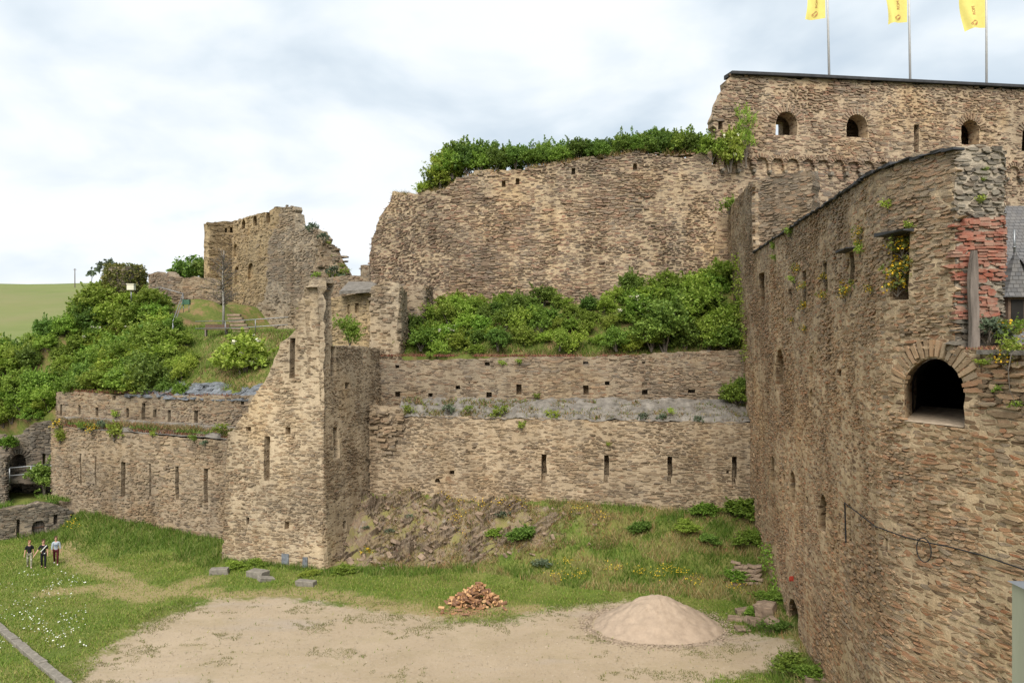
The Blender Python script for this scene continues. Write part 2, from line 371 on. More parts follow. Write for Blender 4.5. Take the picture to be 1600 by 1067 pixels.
def stone_polys(path, outline, holes, hc, ln, cover, wob, seed, rect=False):
    us = [p[0] for p in outline]; zs = [p[1] for p in outline]; u0, u1, z0, z1 = min(us), max(us), min(zs), max(zs)
    r = np.random.default_rng(seed); cen = []; dim = []
    z = z0-1.2*wob
    while z < z1+1.4*wob:
        h = r.uniform(*hc); u = u0-r.uniform(0, .5)
        while u < u1:
            l = r.uniform(*ln)*(1.6 if r.random() < .1 else 1)
            if r.random() < cover:
                k = 1.35 if r.random() < .12 else r.uniform(.7, 1.05)
                cen.append((u+l/2, z+h/2+r.normal()*.02)); dim.append((l, h*k))
            u += l+r.uniform(.02, .06)
        z += h+r.uniform(.005, .03)
    cen = np.array(cen); dim = np.array(dim)
    if wob: cen[:, 1] += wob*np.array([nz2(a, b*.5, .13, seed)+.4*nz2(a, b, .5, seed) for a, b in cen])
    pat = np.array([nz2(a, b, .2, seed+9)+.45*nz2(a, b, .7, seed+4) for a, b in cen]); siz = np.array([nz2(a, b*1.4, .16, seed+17) for a, b in cen])
    dim = dim*(1+.55*np.clip(siz, -.6, .9))[:, None]
    keep = inside(cen, outline) & ~((pat > .2) & (r.random(len(cen)) < (.72 if cover < .88 else .4))); cen, dim = cen[keep], dim[keep]; n = len(cen)
    base = np.array([(-.5, 0), (-.3, .45), (.28, .5), (.5, 0), (.3, -.48), (-.26, -.5)])
    if rect: base = np.array([(-.5, -.45), (-.5, .45), (0, .48), (.5, .45), (.5, -.45), (0, -.48)])
    big_ = (r.random(n) < .018) & (not rect); dim[big_] *= np.array([1.9, 2.0])
    poly = base[None]*dim[:, None, :]; poly = poly*r.uniform(.94 if rect else .75, 1.06 if rect else 1.1, (n, 6, 1))
    a = r.normal(0, .02 if rect else .07, n); ca, sa = np.cos(a), np.sin(a)
    poly = np.stack([poly[..., 0]*ca[:, None]-poly[..., 1]*sa[:, None], poly[..., 0]*sa[:, None]+poly[..., 1]*ca[:, None]], -1)+cen[:, None, :]
    ok = np.ones(n, bool)
    for hp in holes: ok &= ~inside(poly.reshape(-1, 2), hp).reshape(n, 6).any(1) & ~inside(cen, hp)
    return poly[ok]
def hsel(px_h, ang): return px_h
def wall(name, parent, path, outline, mats, holes=(), T=1.2, amp=.12, zsafe=-99, hc=(.09, .17), ln=(.2, .55), cover=.85, wob=.25,
         prot=(.0, .06), batter=0, ztop=0, disp=.07, step=.4, seed=1, brick=None, extra=None, depth=.9, offset=0.0, bulge=None):
    """One solid stretch of masonry: a roughened bed cut by real openings, and a stone laid for every stone."""
    hp = [h[0] if isinstance(h, tuple) and isinstance(h[0], list) else h for h in holes]
    hd = [h[1] if isinstance(h, tuple) and isinstance(h[0], list) else depth for h in holes]
    orig = outline; outline = resample(outline, step*.75, amp, seed, zsafe)
    hsp = [h[2] if isinstance(h, tuple) and len(h) > 2 and isinstance(h[0], list) else 1.0 for h in holes]
    hr = [resample(h, .3, .035, seed) for h in hp]
    us = [p[0] for p in outline]; zs = [p[1] for p in outline]
    gu = np.arange(min(us), max(us), step); gz = np.arange(min(zs), max(zs), step)
    G = np.array([(a+random.uniform(-.3, .3)*step, b+random.uniform(-.3, .3)*step) for a in gu for b in gz])
    G = G[inside(G, outline)] if len(G) else G.reshape(0, 2)
    for h in hr: G = G[~inside(G, h)]
    pts = [Vector(p) for p in outline]; ed = [(i, (i+1) % len(outline)) for i in range(len(outline))]
    for h in hr:
        o = len(pts); pts += [Vector(p) for p in h]; ed += [(o+i, o+(i+1) % len(h)) for i in range(len(h))]
    pts += [Vector(p) for p in G]
    V, _, Fc, _, _, _ = delaunay_2d_cdt(pts, ed, [], 0, 1e-5)
    UV = np.array([(v.x, v.y) for v in V]); T3 = np.array([f for f in Fc if len(f) == 3])
    cen = UV[T3].mean(1); ins = inside(cen, outline); hid = np.full(len(T3), -1)
    for i, h in enumerate(hr): hid[inside(cen, h)] = i
    def off(u, z): return offset+batter*(ztop-np.asarray(z)) + (bulge(np.asarray(u), np.asarray(z)) if bulge else 0)
    dv = np.array([disp*(nz2(u, z, .55, seed)+.6*nz2(u, z, 1.7, seed+5)) for u, z in UV])
    front = path.pos(UV[:, 0], UV[:, 1], off(UV[:, 0], UV[:, 1])+dv); back = path.pos(UV[:, 0], UV[:, 1], off(UV[:, 0], UV[:, 1])-T)
    n = len(UV); verts = [front, back]; faces = []; nv = 2*n
    keep = ins & (hid < 0)
    for t in T3[keep]: faces.append([t[0], t[1], t[2]]); 
    depthmap = {}; hsh = [h[3] if isinstance(h, tuple) and len(h) > 3 and isinstance(h[0], list) else 0 for h in holes]
    for i, d in enumerate(hd):
        tri = T3[ins & (hid == i)]; idx = np.unique(tri)
        if d < T:
            u, z = UV[idx, 0], UV[idx, 1]; um = np.mean([q[0] for q in hp[i]]); u = um+(u-um)*hsp[i]; verts.append(path.pos(u, z, off(u, z)-d)); mp = {k: nv+j for j, k in enumerate(idx)}; nv += len(idx)
            for t in tri: faces.append([mp[t[0]], mp[t[1]], mp[t[2]]])
        elif hsh[i]:
            um = np.mean([q[0] for q in hp[i]]); pm = path.pos([um-.3, um+.3], [0, 0], 0); tn = (pm[1]-pm[0])/np.linalg.norm(pm[1]-pm[0]); verts.append(front[idx]+np.array([-tn[1], tn[0], 0])*T+tn*hsh[i]); mp = {k: nv+j for j, k in enumerate(idx)}; nv += len(idx)
        else: mp = {k: k+n for k in idx}
        depthmap[i] = mp
    for t, h in zip(T3[ins], hid[ins]):
        if any(sh_ and abs(c_[0]-np.mean([q[0] for q in hq])+.8) < 2.4 and min(q[1] for q in hq)-.6 < c_[1] < max(q[1] for q in hq)+.6 for c_ in [UV[t].mean(0)] for sh_, hq in zip(hsh, hp)): continue
        if h < 0 or hd[h] < T: faces.append([t[2]+n, t[1]+n, t[0]+n])
    em = {}
    for t in T3[keep]:
        for a, b in ((t[0], t[1]), (t[1], t[2]), (t[2], t[0])): em[(a, b)] = 1
    hole_of = {}
    for t, h in zip(T3[ins], hid[ins]):
        if h >= 0:
            for a, b in ((t[0], t[1]), (t[1], t[2]), (t[2], t[0])): hole_of[(a, b)] = h
    for (a, b) in em:
        if (b, a) in em: continue
        h = hole_of.get((b, a))
        if h is None: faces.append([b, a, a+n, b+n])
        else: faces.append([b, a, depthmap[h][a], depthmap[h][b]])
    mi = [0]*len(faces)
    # the laid stones
    polys = stone_polys(path, orig, hp, hc, ln, cover, wob, seed)
    r = np.random.default_rng(seed+99)
    lists = [(polys, None)] + ([(np.array(extra), 1)] if extra is not None and len(extra) else [])
    for P, kind in lists:
        m = len(P)
        if not m: continue
        e = r.uniform(*prot, m)[:, None]*np.ones((1, 6))+r.normal(0, .005, (m, 6))+disp*.5
        if kind: e = e+.03
        o = off(P[..., 0], P[..., 1])
        fr = path.pos(P[..., 0], P[..., 1], o+e); bkp = path.pos(P[..., 0], P[..., 1], o-.16)
        verts.append(np.concatenate([fr, bkp], 1).reshape(-1, 3))
        c = P.mean(1); isb = np.zeros(m, int)+1
        if brick is not None: isb[inside(c, brick)] = 2
        K = len(P[0])
        for j in range(m):
            b = nv+j*12
            faces.append([b, b+5, b+4, b+3, b+2, b+1]); mi.append(isb[j])
            for k in range(6):
                k2 = (k+1) % 6; faces.append([b+k, b+k2, b+6+k2, b+6+k]); mi.append(isb[j])
        nv += m*12
    me = mesh(name, np.concatenate(verts), faces, mats, mi)
    return obj(name, me, parent)
def voussoirs(cu, cz, r, n, l=.45, w=None, a0=0, a1=math.pi, rz=None):
    out = []; w = w or r*(a1-a0)/n*.8; rz = rz or r
    for i in range(n):
        a = a0+(a1-a0)*(i+.5)/n; d = np.array([math.cos(a), math.sin(a)]); t = np.array([-d[1], d[0]])
        c = np.array([cu+r*math.cos(a), cz+rz*math.sin(a)])+d*(l*.5+.03); L = l*random.uniform(.75, 1.15); ww = w*random.uniform(.8, 1.1)
        out.append([c-d*L*.5-t*ww*.35, c-t*ww*.5, c+d*L*.5-t*ww*.45, c+d*L*.5+t*ww*.45, c+t*ww*.5, c-d*L*.5+t*ww*.35][::-1])
    return out
def top_at(path, lst): return [path.uv(x, y) for x, y in lst]

# ------------------------------------------------------------------ terrain
def segd(X, Y, a, b):
    """signed distance in front (towards the camera) of the line a-b, and the position along it 0..1"""
    a, b = np.array(a), np.array(b); t = b-a; L = np.linalg.norm(t); t = t/L
    return (X-a[0])*t[1]-(Y-a[1])*t[0], ((X-a[0])*t[0]+(Y-a[1])*t[1])/L
def sm(t): t = np.clip(t, 0, 1); return t*t*(3-2*t)
LW1 = ((-9.95, 56.0), (15.8, 52.2)); LW2 = ((-36.0, 62.3), (-19.5, 55.0)); RW = ((17.2, 64.0), (11.93, 25.7)); TR = ((-11.8, 50.5), (-9.1, 58.5))
def vnoise(X, Y, s, seed=0, oct=3):
    sh = X.shape; o = np.empty(X.size)
    for i, (x, y) in enumerate(zip(X.ravel(), Y.ravel())):
        o[i] = mnoise.fractal(Vector((x*s+seed, y*s-seed, seed*.7)), 1.0, 2.0, oct)
    return o.reshape(sh)
def court_h(X, Y, detail=True):
    d1, t1 = segd(X, Y, *LW1); hb = np.interp(t1, [-.2, 0, .15, 1], [3.2, 3.9, 3.8, 3.1]); w = np.interp(t1, [-.1, 0, .1, .35, .6, 1], [4.6, 4.8, 5.2, 6.6, 9, 10])
    s = np.clip(1-d1/w, 0, 1.0); k = np.interp(t1, [0, .35, .7], [1.0, .85, .25])
    prof = (1-k)*sm(s)*.55+(1-k)*.45*s+k*(np.interp(s, [0, .22, .34, .72, .86, 1], [0, .07, .22, .78, .97, 1.0]))
    h1 = hb*prof*(t1 > -.16)*(t1 < 1.2); dt, tt = segd(X, Y, *TR)
    h1 = np.where(((dt < -.35) & (d1 > -1)) & (tt < 1.2), 0, h1)
    d2, t2 = segd(X, Y, *LW2); h2 = np.interp(t2, [-.3, 0, .5, .85, 1.02, 1.06], [2.0, 1.8, 1.1, .8, .7, 0])*sm(1-d2/4.2)
    dg, tg = segd(X, Y, (-37, 58), (-33.6, 60.9)); h2 = h2*np.where(dg > -1.2, sm((X+34.2)/1.8), 1)
    h2 = np.where(t2 > 1.08, 0, h2)
    d3, t3 = segd(X, Y, *RW); h3 = np.interp(Y, [20, 30, 36, 40, 44, 50], [.5, .5, .35, .5, .8, 1.0])*sm(1-d3/2.4)
    return np.maximum(np.maximum(h1, h2), h3)
def ch(x, y): return float(court_h(np.array([float(x)]), np.array([float(y)]))[0])
gravel_px = [(120, 1067), (160, 1018), (235, 972), (330, 938), (440, 932), (560, 950), (660, 960), (700, 972), (790, 972), (850, 952), (930, 945), (1010, 940), (1130, 988), (1180, 992), (1252, 1020), (1236, 1040), (1130, 1060), (1090, 1090), (1000, 1300), (-200, 1300)]
GP = np.array([gpt(*p) for p in gravel_px])
def poly_sd(X, Y, P):
    p = np.stack([X.ravel(), Y.ravel()], 1); d = np.full(len(p), 1e9)
    for i in range(len(P)):
        a, b = P[i], P[(i+1) % len(P)]; ab = b-a; t = np.clip(((p-a)@ab)/(ab@ab), 0, 1)
        d = np.minimum(d, np.linalg.norm(p-a-t[:, None]*ab, axis=1))
    return np.where(inside(p, [tuple(q) for q in P]), d, -d).reshape(X.shape)
def line_d(X, Y, P):
    p = np.stack([X.ravel(), Y.ravel()], 1); d = np.full(len(p), 1e9)
    for a, b in zip(P[:-1], P[1:]):
        ab = b-a; t = np.clip(((p-a)@ab)/(ab@ab), 0, 1); d = np.minimum(d, np.linalg.norm(p-a-t[:, None]*ab, axis=1))
    return d.reshape(X.shape)
DRY = [np.array([gpt(*p) for p in l]) for l in ([(95, 855), (120, 880), (180, 900), (230, 925), (330, 925)], [(80, 925), (150, 918), (230, 935), (320, 905)], [(340, 930), (480, 925), (640, 950)], [(560, 945), (690, 962), (830, 950)])]
def rock_mask(X, Y):
    d1, t1 = segd(X, Y, *LW1)
    return np.clip(np.interp(t1, [-.15, .0, .3, .42, .62, .75], [1, 1, .95, .6, .35, 0])*np.interp(d1, [.3, 1.0, 4.2, 5.4], [.45, 1, .9, 0]), 0, 1)*(X > -14)
def dry_mask(X, Y):
    v = np.zeros(X.shape)
    for l in DRY: v = np.maximum(v, np.clip(1-line_d(X, Y, l)/2.0, 0, 1))
    return v
def grid_mesh(name, xs, ys, hf, mat, attrs=None, smooth=True):
    X, Y = np.meshgrid(xs, ys); Z = hf(X, Y); nx, ny = len(xs), len(ys)
    i = (np.arange(ny-1)[:, None]*nx+np.arange(nx-1)[None]).ravel()
    me = mesh(name, np.stack([X, Y, Z], -1).reshape(-1, 3), np.stack([i, i+1, i+nx+1, i+nx], 1), mat, smooth=smooth)
    for k, fn in (attrs or {}).items():
        a = me.attributes.new(k, 'FLOAT', 'POINT'); a.data.foreach_set('value', fn(X, Y).ravel().astype(np.float32))
    return me
def court_hd(X, Y):
    h = court_h(X, Y); rm = rock_mask(X, Y)
    n = vnoise(X, Y, .35, 3, 3)*.05
    m = (rm > .02) | (h > .15); r = np.zeros(X.shape)
    xs, ys = X[m], Y[m]
    r[m] = vnoise(xs, ys, .55, 9, 4)
    r2 = np.zeros(X.shape); r2[m] = np.abs(vnoise(xs*1.5, ys, .9, 21, 4))
    return h+n+rm*(r*.8-r2*1.1+.3)*np.clip(h, 0, 1)+.18*r*np.clip(h, 0, 1)*(1-rm)
cx = np.arange(-52, 18.01, .22); cy = np.concatenate([np.arange(8, 33, 1.0), np.arange(33, 66, .2)])
g = obj('courtyard_ground', grid_mesh('courtyard_ground', cx, cy, court_hd, M['ground'],
        {'gravel': lambda X, Y: np.clip(.5+poly_sd(X, Y, GP)/3.0, 0, 1), 'dry': dry_mask, 'rock': rock_mask})); structure(g)
from mathutils.bvhtree import BVHTree
def bvh(o): return BVHTree.FromPolygons([v.co[:] for v in o.data.vertices], [p.vertices[:] for p in o.data.polygons])
COURT = bvh(g)
def drop(tree, x, y, default=0.0):
    h = tree.ray_cast(Vector((x, y, 200)), Vector((0, 0, -1))); return h[0].z if h[0] is not None else default
# the wide ground below the castle hill, out to the horizon
structure(obj('ground', mesh('ground', [(-4000, -3000, -1.2), (4000, -3000, -1.2), (4000, 5000, -1.2), (-4000, 5000, -1.2)], [[0, 1, 2, 3]], M['earth'])))
structure(obj('far_meadow', grid_mesh('far_meadow', np.arange(-620, 220, 12.), np.arange(110, 520, 8.),
    lambda X, Y: np.interp(Y, [110, 200, 350, 420, 520], [-1, 14.5, 40.3, 43, 30])+vnoise(X, Y, .012, 2, 3)*2.5-np.clip((X+60)/100, 0, 1.5)*12-np.clip((Y-350), 0, 99)*.02, M['field'])))
# hillside behind the left curtain wall
HP = np.array([(-36.5, 65.2, 10.0), (-32, 63.5, 10.1), (-28, 61.8, 10.1), (-23, 59.6, 10.2), (-18, 57.6, 10.3), (-36.2, 68.5, 12.2), (-27, 65, 12.8), (-22, 62.5, 12.6), (-17.5, 61, 12.8),
    (-28.5, 69.5, 15.3), (-24, 68, 15.2), (-20, 66.5, 15.3), (-16.5, 64.5, 15.2), (-27, 74, 15.9), (-21, 72.5, 15.2), (-22, 79, 15.1), (-30, 87, 18.4), (-31, 80, 18.6), (-33, 90, 19.0), (-25, 84, 15.6), (-18, 79, 14.6), (-36, 95, 18.5),
    (-33.3, 75, 17.2), (-37.9, 74.5, 17.2), (-40.5, 72, 15.0), (-46, 71.5, 13.0), (-43, 67, 7.2), (-39.8, 66.4, 7.6), (-37.6, 66.6, 8.6), (-56, 71, 10.8), (-56, 62, 4.5), (-46, 82, 12.5), (-52, 95, 5), (-62, 90, 3),
    (-40, 95, 15), (-20, 98, 17), (-8, 92, 17), (-11, 74, 13.5), (-8, 66, 13.3), (-12, 62, 13.2), (-62, 75, 2), (-41, 69, 10.3), (-38.2, 69.5, 11.3), (-46, 69, 10.6), (-50, 68, 9.0)])
def hill_h(X, Y):
    w = 0; z = 0
    for x, y, h in HP:
        k = 1/((X-x)**2+(Y-y)**2+.6)**1.7; w = w+k; z = z+k*h
    return z/w
def hill_hd(X, Y): return hill_h(X, Y)+vnoise(X, Y, .3, 5, 3)*.25
def mask_grid(name, xs, ys, hf, mat, keep):
    me = grid_mesh(name, xs, ys, hf, mat); X, Y = np.meshgrid(xs, ys); nx = len(xs)
    import bmesh
    bm = bmesh.new(); bm.from_mesh(me); bm.verts.ensure_lookup_table()
    k = keep(X, Y).ravel(); bmesh.ops.delete(bm, geom=[v for v, q in zip(bm.verts, k) if not q], context='VERTS')
    e = bmesh.ops.extrude_edge_only(bm, edges=[x for x in bm.edges if x.is_boundary])['geom']
    for v in e:
        if isinstance(v, bmesh.types.BMVert): v.co.z -= 7
    bm.to_mesh(me); bm.free(); return me
def hill_keep(X, Y):
    d2, t2 = segd(X, Y, (-37.2, 64.7), (-18.4, 56.6))
    dw, tw = segd(X, Y, (-52, 63.5), (-37.0, 66.9))
    return (d2 < -.55) & ((X > -37.3) | (dw < .2)) & ((X < -17.6) | ((Y > 59.6) & (X < -10.3)))
hs = structure(obj('hillside', mask_grid('hillside', np.arange(-66, -9.4, .6), np.arange(57, 104, .6), hill_hd, M['soil'], hill_keep))); HILL = bvh(hs)
# shrubby slope between the upper terrace wall and the great shield wall
def slope_h(X, Y):
    yf = 58.5-(X+9.1)*.1394; yb = 66-(X+5.8)*.198; t = (Y-yf)/(yb-yf)
    zb = np.interp(X, [-10, -6, 0, 8, 17], [16.8, 17.3, 17.5, 17.6, 18.6])
    return 13.0+(zb-13.0)*np.clip(t, -.1, 1.2)**.9+.45*np.clip(X-8, 0, 9)*np.clip(t, 0, 1)*.25 if False else 13.0+(zb-13.0)*sm(np.clip(t, 0, 1.2)*.9+.05)+.12*np.sin(X*.9)*np.clip(t, 0, 1)
ss = structure(obj('terrace_slope', mask_grid('terrace_slope', np.arange(-9.6, 17.6, .5), np.arange(54.5, 68.5, .5), lambda X, Y: slope_h(X, Y)+vnoise(X, Y, .4, 8, 3)*.2, M['soil'],
    lambda X, Y: ((58.5-(X+9.1)*.1394)-Y < -.85) & (X < 8.38+.138*Y+.3) & (X > -8.9)))); SLOPE = bvh(ss)

# ------------------------------------------------------------------ castle walls (outlines read off as picture points on plans that stand in the world)
# --- corner tower
TP = Path([(-17.9, 57.5), (-19.35, 53.0), (-11.8, 50.5), (-9.1, 58.5)], .35)
def tower():
    p = TP; bt = .045
    def q(x, y): return p.uv(x, y)
    uL = q(346, 800)[0]; uR = p.len
    ol = [(0, -.6), (uR, -.6), (uR, q(604, 545)[1]), q(560, 541), q(533, 540), q(529, 500), (q(527, 470)), q(526, 460), q(519, 449), q(512, 447), q(509, 438), q(501, 439), q(497, 431), q(488, 434), q(484, 430), q(475, 437), q(473, 447), q(465, 452), q(462, 466), q(456, 470), q(455, 482), q(452, 492), q(450, 522),
          q(440, 528), q(430, 534), q(424, 556), q(412, 582), q(404, 600), q(388, 625), q(372, 652), q(356, 676), (uL, q(346, 694)[1]), (0, q(346, 694)[1])]
    R = p.rect; A = p.arch
    holes = [(R(444, 528, 452.5, 592), 1.3), (R(528, 541, 537, 588), 1.45), (R(408.5, 682, 417.5, 752), 1.3), (R(528.5, 668, 537, 718), 1.4), (R(440, 668, 448, 680), .6), (R(378, 667, 386, 675), .5), (R(443, 815, 450, 827), .5),
             (R(383, 808, 388, 820), .4), (R(538, 815, 543.5, 828), .5), (R(549, 598, 556, 608), .5), (R(343.5, 820, 349, 825), .4), (R(378, 622, 384, 630), .4), (R(376, 636, 382, 645), .4)]
    t = thing('corner_tower', (-14.5, 53, 0), 'tall ruined tower of pale mortared slate with a stepped broken top and arrow slits', 'tower')
    holes = [(h[0], min(h[1], .95)) for h in holes]
    wall('masonry', t, p, ol, M['tower'], holes, T=1.0, amp=.14, zsafe=6, hc=(.05, .10), ln=(.16, .42), cover=.66, wob=.2, prot=(-.03, .02), batter=bt, seed=11)
    for x0, y0, x1, y1 in ((441, 865, 452, 880), (474, 870, 481, 885)):
        b = MB(); u0, z0 = q(x0, y1); u1, z1 = q(x1, y0); c = p.pos([(u0+u1)/2], [(z0+z1)/2], -bt*(z0+z1)/2+.05)[0]
        b.box(c, (u1-u0, .14, z1-z0), rz=math.atan2(-2.5, 7.55), jit=.02); obj('slate_plate', b.mesh('slate_plate', M['slate_cap']), t)
tower()
# --- lower terrace wall
P1 = Path([LW1[0], (17.5, 51.95)])
def terrace():
    p = P1; R = p.rect; q = p.uv
    ol = [(0, .3), (p.len, 0), (p.len, q(1172, 661)[1]), q(1100, 659), q(1000, 657), q(900, 655), q(800, 652), q(720, 651), q(650, 650), q(632, 655), q(622, 640), (0, q(583, 633)[1])]
    holes = [(R(x-3.8, y0, x+4, y1), 1.1) for x, y0, y1 in ((850, 710, 742), (947.5, 711, 745), (1046.5, 713, 747), (1147.5, 713, 749))]
    # worn splay below each slit
    holes += [(p.rect(x-4.2, y1-1.5, x+2, y1+9), .8) for x, y1 in ((850, 742), (947.5, 745), (1046.5, 747), (1147.5, 749))]
    holes += [(R(703, 735, 710, 741), .6), (p.arch(679, 747, 687.5, 754, 6), .5), (R(617.5, 771, 621, 775), .3), (R(1135, 735, 1139, 740), .3)]
    t = thing('terrace_wall', (3, 54, 0), 'lower terrace wall of tan slate with four tall arrow slits, above the weedy bank', 'castle wall')
    wall('masonry', t, p, ol, M['terrace'], holes, T=1.3, amp=.1, zsafe=5, hc=(.05, .105), ln=(.18, .55), cover=.7, seed=12, prot=(-.025, .03))
    # grey mortar berm sloping back to the upper wall
    b = MB(); n = 150; vs = []; rows_ = 13
    for j in range(rows_):
        s = j/(rows_-1)
        for i in range(n):
            u = 2.0+(p.len-2.0)*i/(n-1); a = p.pos([u], [0], .06)[0]; X = a[0]; Y0 = a[1]; Y1 = 58.5-(X+9.1)*.1394+.15
            z0 = q(max(CX+X/Y0*F, 585), 652+max(0, (X+6))*.42)[1]; z1 = H+(CY-(621+max(0, X)*.1))/F*Y1
            vs.append((X, Y0+(Y1-Y0)*s, z0+.03+(z1-z0)*s**.8+.22*mnoise.noise(Vector((X*.8, s*4, 3)))+.13*mnoise.noise(Vector((X*2.7, s*9, 5)))+.06*mnoise.noise(Vector((X*7, s*15, 5)))))
    b.add(vs, [(j*n+i, j*n+i+1, (j+1)*n+i+1, (j+1)*n+i) for j in range(rows_-1) for i in range(n-1)])
    obj('mortar_berm', b.mesh('mortar_berm', M['mortar_cap'], True), t)
    # torn rubble where an arch once sprang from the tower
    b = MB()
    for k in range(90):
        x = random.uniform(583, 628); lo = 640+abs(x-600)*.3; hi = 720-abs(x-606)*2.4
        if hi < lo: continue
        y = random.uniform(lo, hi); u, z = q(x, y); c = p.pos([u], [z], random.uniform(-.05, .14))[0]
        b.box(c, (random.uniform(.25, .7), random.uniform(.2, .5), random.uniform(.08, .2)), rz=random.uniform(-.4, .2), rx=random.uniform(-.2, .2), ry=random.uniform(-.3, .3), jit=.04)
    obj('arch_stump', b.mesh('arch_stump', M['terrace'][1]), t)
terrace()
# --- upper terrace wall
P2 = Path([(-11.2, 58.8), (17.2, 54.83)])
def upper():
    p = P2; R = p.rect; q = p.uv
    ol = [(0, 8.0), (p.len, 8.0), (p.len, q(1166, 545)[1]), q(1100, 549), q(1040, 551), q(1000, 554), q(950, 556), q(900, 557), q(850, 558), q(780, 560), q(700, 562), q(640, 563), (0, q(604, 560)[1])]
    holes = [(R(*r), .7) for r in ((617, 612, 625, 620), (669, 614, 676, 621), (712, 602, 719, 608), (760, 613, 768.5, 621), (806.5, 600, 815, 616), (911, 602, 919.5, 617), (945, 596, 952, 602), (1003, 608.5, 1012, 616), (1075, 608, 1086, 613.5),
             (618, 570.5, 624, 575), (757, 566, 765, 571), (911, 564, 919, 568.5), (1003, 565, 1008, 568))]
    holes.append((p.rect(1003, 598, 1011, 606), .12))
    t = thing('terrace_wall', (3, 57, 9), 'upper terrace wall of dark weathered slate with scattered square putlog holes, below the green shrubs', 'castle wall')
    wall('masonry', t, p, ol, M['upper'], holes, T=1.2, amp=.12, zsafe=11, hc=(.07, .14), ln=(.2, .6), cover=.8, prot=(-.02, .045), seed=13)
    b = MB(); n = 50; vs = []
    for j in range(4):
        for i in range(n):
            u = p.len*(.40+.46*i/(n-1)); a = p.pos([u], [0], -.05-j*.45)[0]; z = q(CX+a[0]/a[1]*F, 556-.012*(a[0]*22))[1]
            vs.append((a[0], a[1], 13.15+.05*j+.3*max(0, mnoise.noise(Vector((a[0]*.5, j*.5, 1))))+.12*mnoise.noise(Vector((a[0]*2, j, 7)))-(.2 if j == 0 else 0)-.3*(abs(i/(n-1)-.5)*2)**3))
    b.add(vs, [(j*n+i, j*n+i+1, (j+1)*n+i+1, (j+1)*n+i) for j in range(3) for i in range(n-1)])
    obj('mortar_capping', b.mesh('mortar_capping', plain('pale_mortar', (.25, .215, .19), .95, .3, 2, .8), True), t)
upper()
# --- great shield wall with its broken left flank
P3 = Path([(-14.5, 74.5), (-12.55, 70.0), (-5.8, 66.0), (15.7, 62.78)], 1.2)
def shield():
    p = P3; q = p.uv
    ol = [(0, 12), (p.len, 12), (p.len, q(1112, 236)[1]), q(1090, 240), q(1050, 241), q(1000, 237), q(950, 244), q(900, 250), q(850, 258), q(800, 266), q(760, 270), q(720, 276), q(694, 296), q(650, 303), q(625, 301), q(611, 304), q(606, 320), q(594, 340), q(588, 358), q(580, 378), q(577, 405), (q(577, 430)[0], 12.5)]
    ol[0] = (q(577, 430)[0]-.02, 12)
    ol = ol[:-1]
    holes = [(p.rect(x-3, y-5, x+3, y+5), .6) for x, y in ((787, 288), (809, 284), (896, 268), (992, 261))]
    t = thing('shield_wall', (3, 65, 12), 'huge windowless shield wall of reddish brown rubble with shrubs along its top', 'castle wall')
    wall('masonry', t, p, ol, M['shield'], holes, T=3.2, amp=.35, zsafe=19, hc=(.055, .125), ln=(.2, .65), cover=.78, wob=.3, disp=.1, step=.5, seed=14, prot=(-.02, .06))
shield()
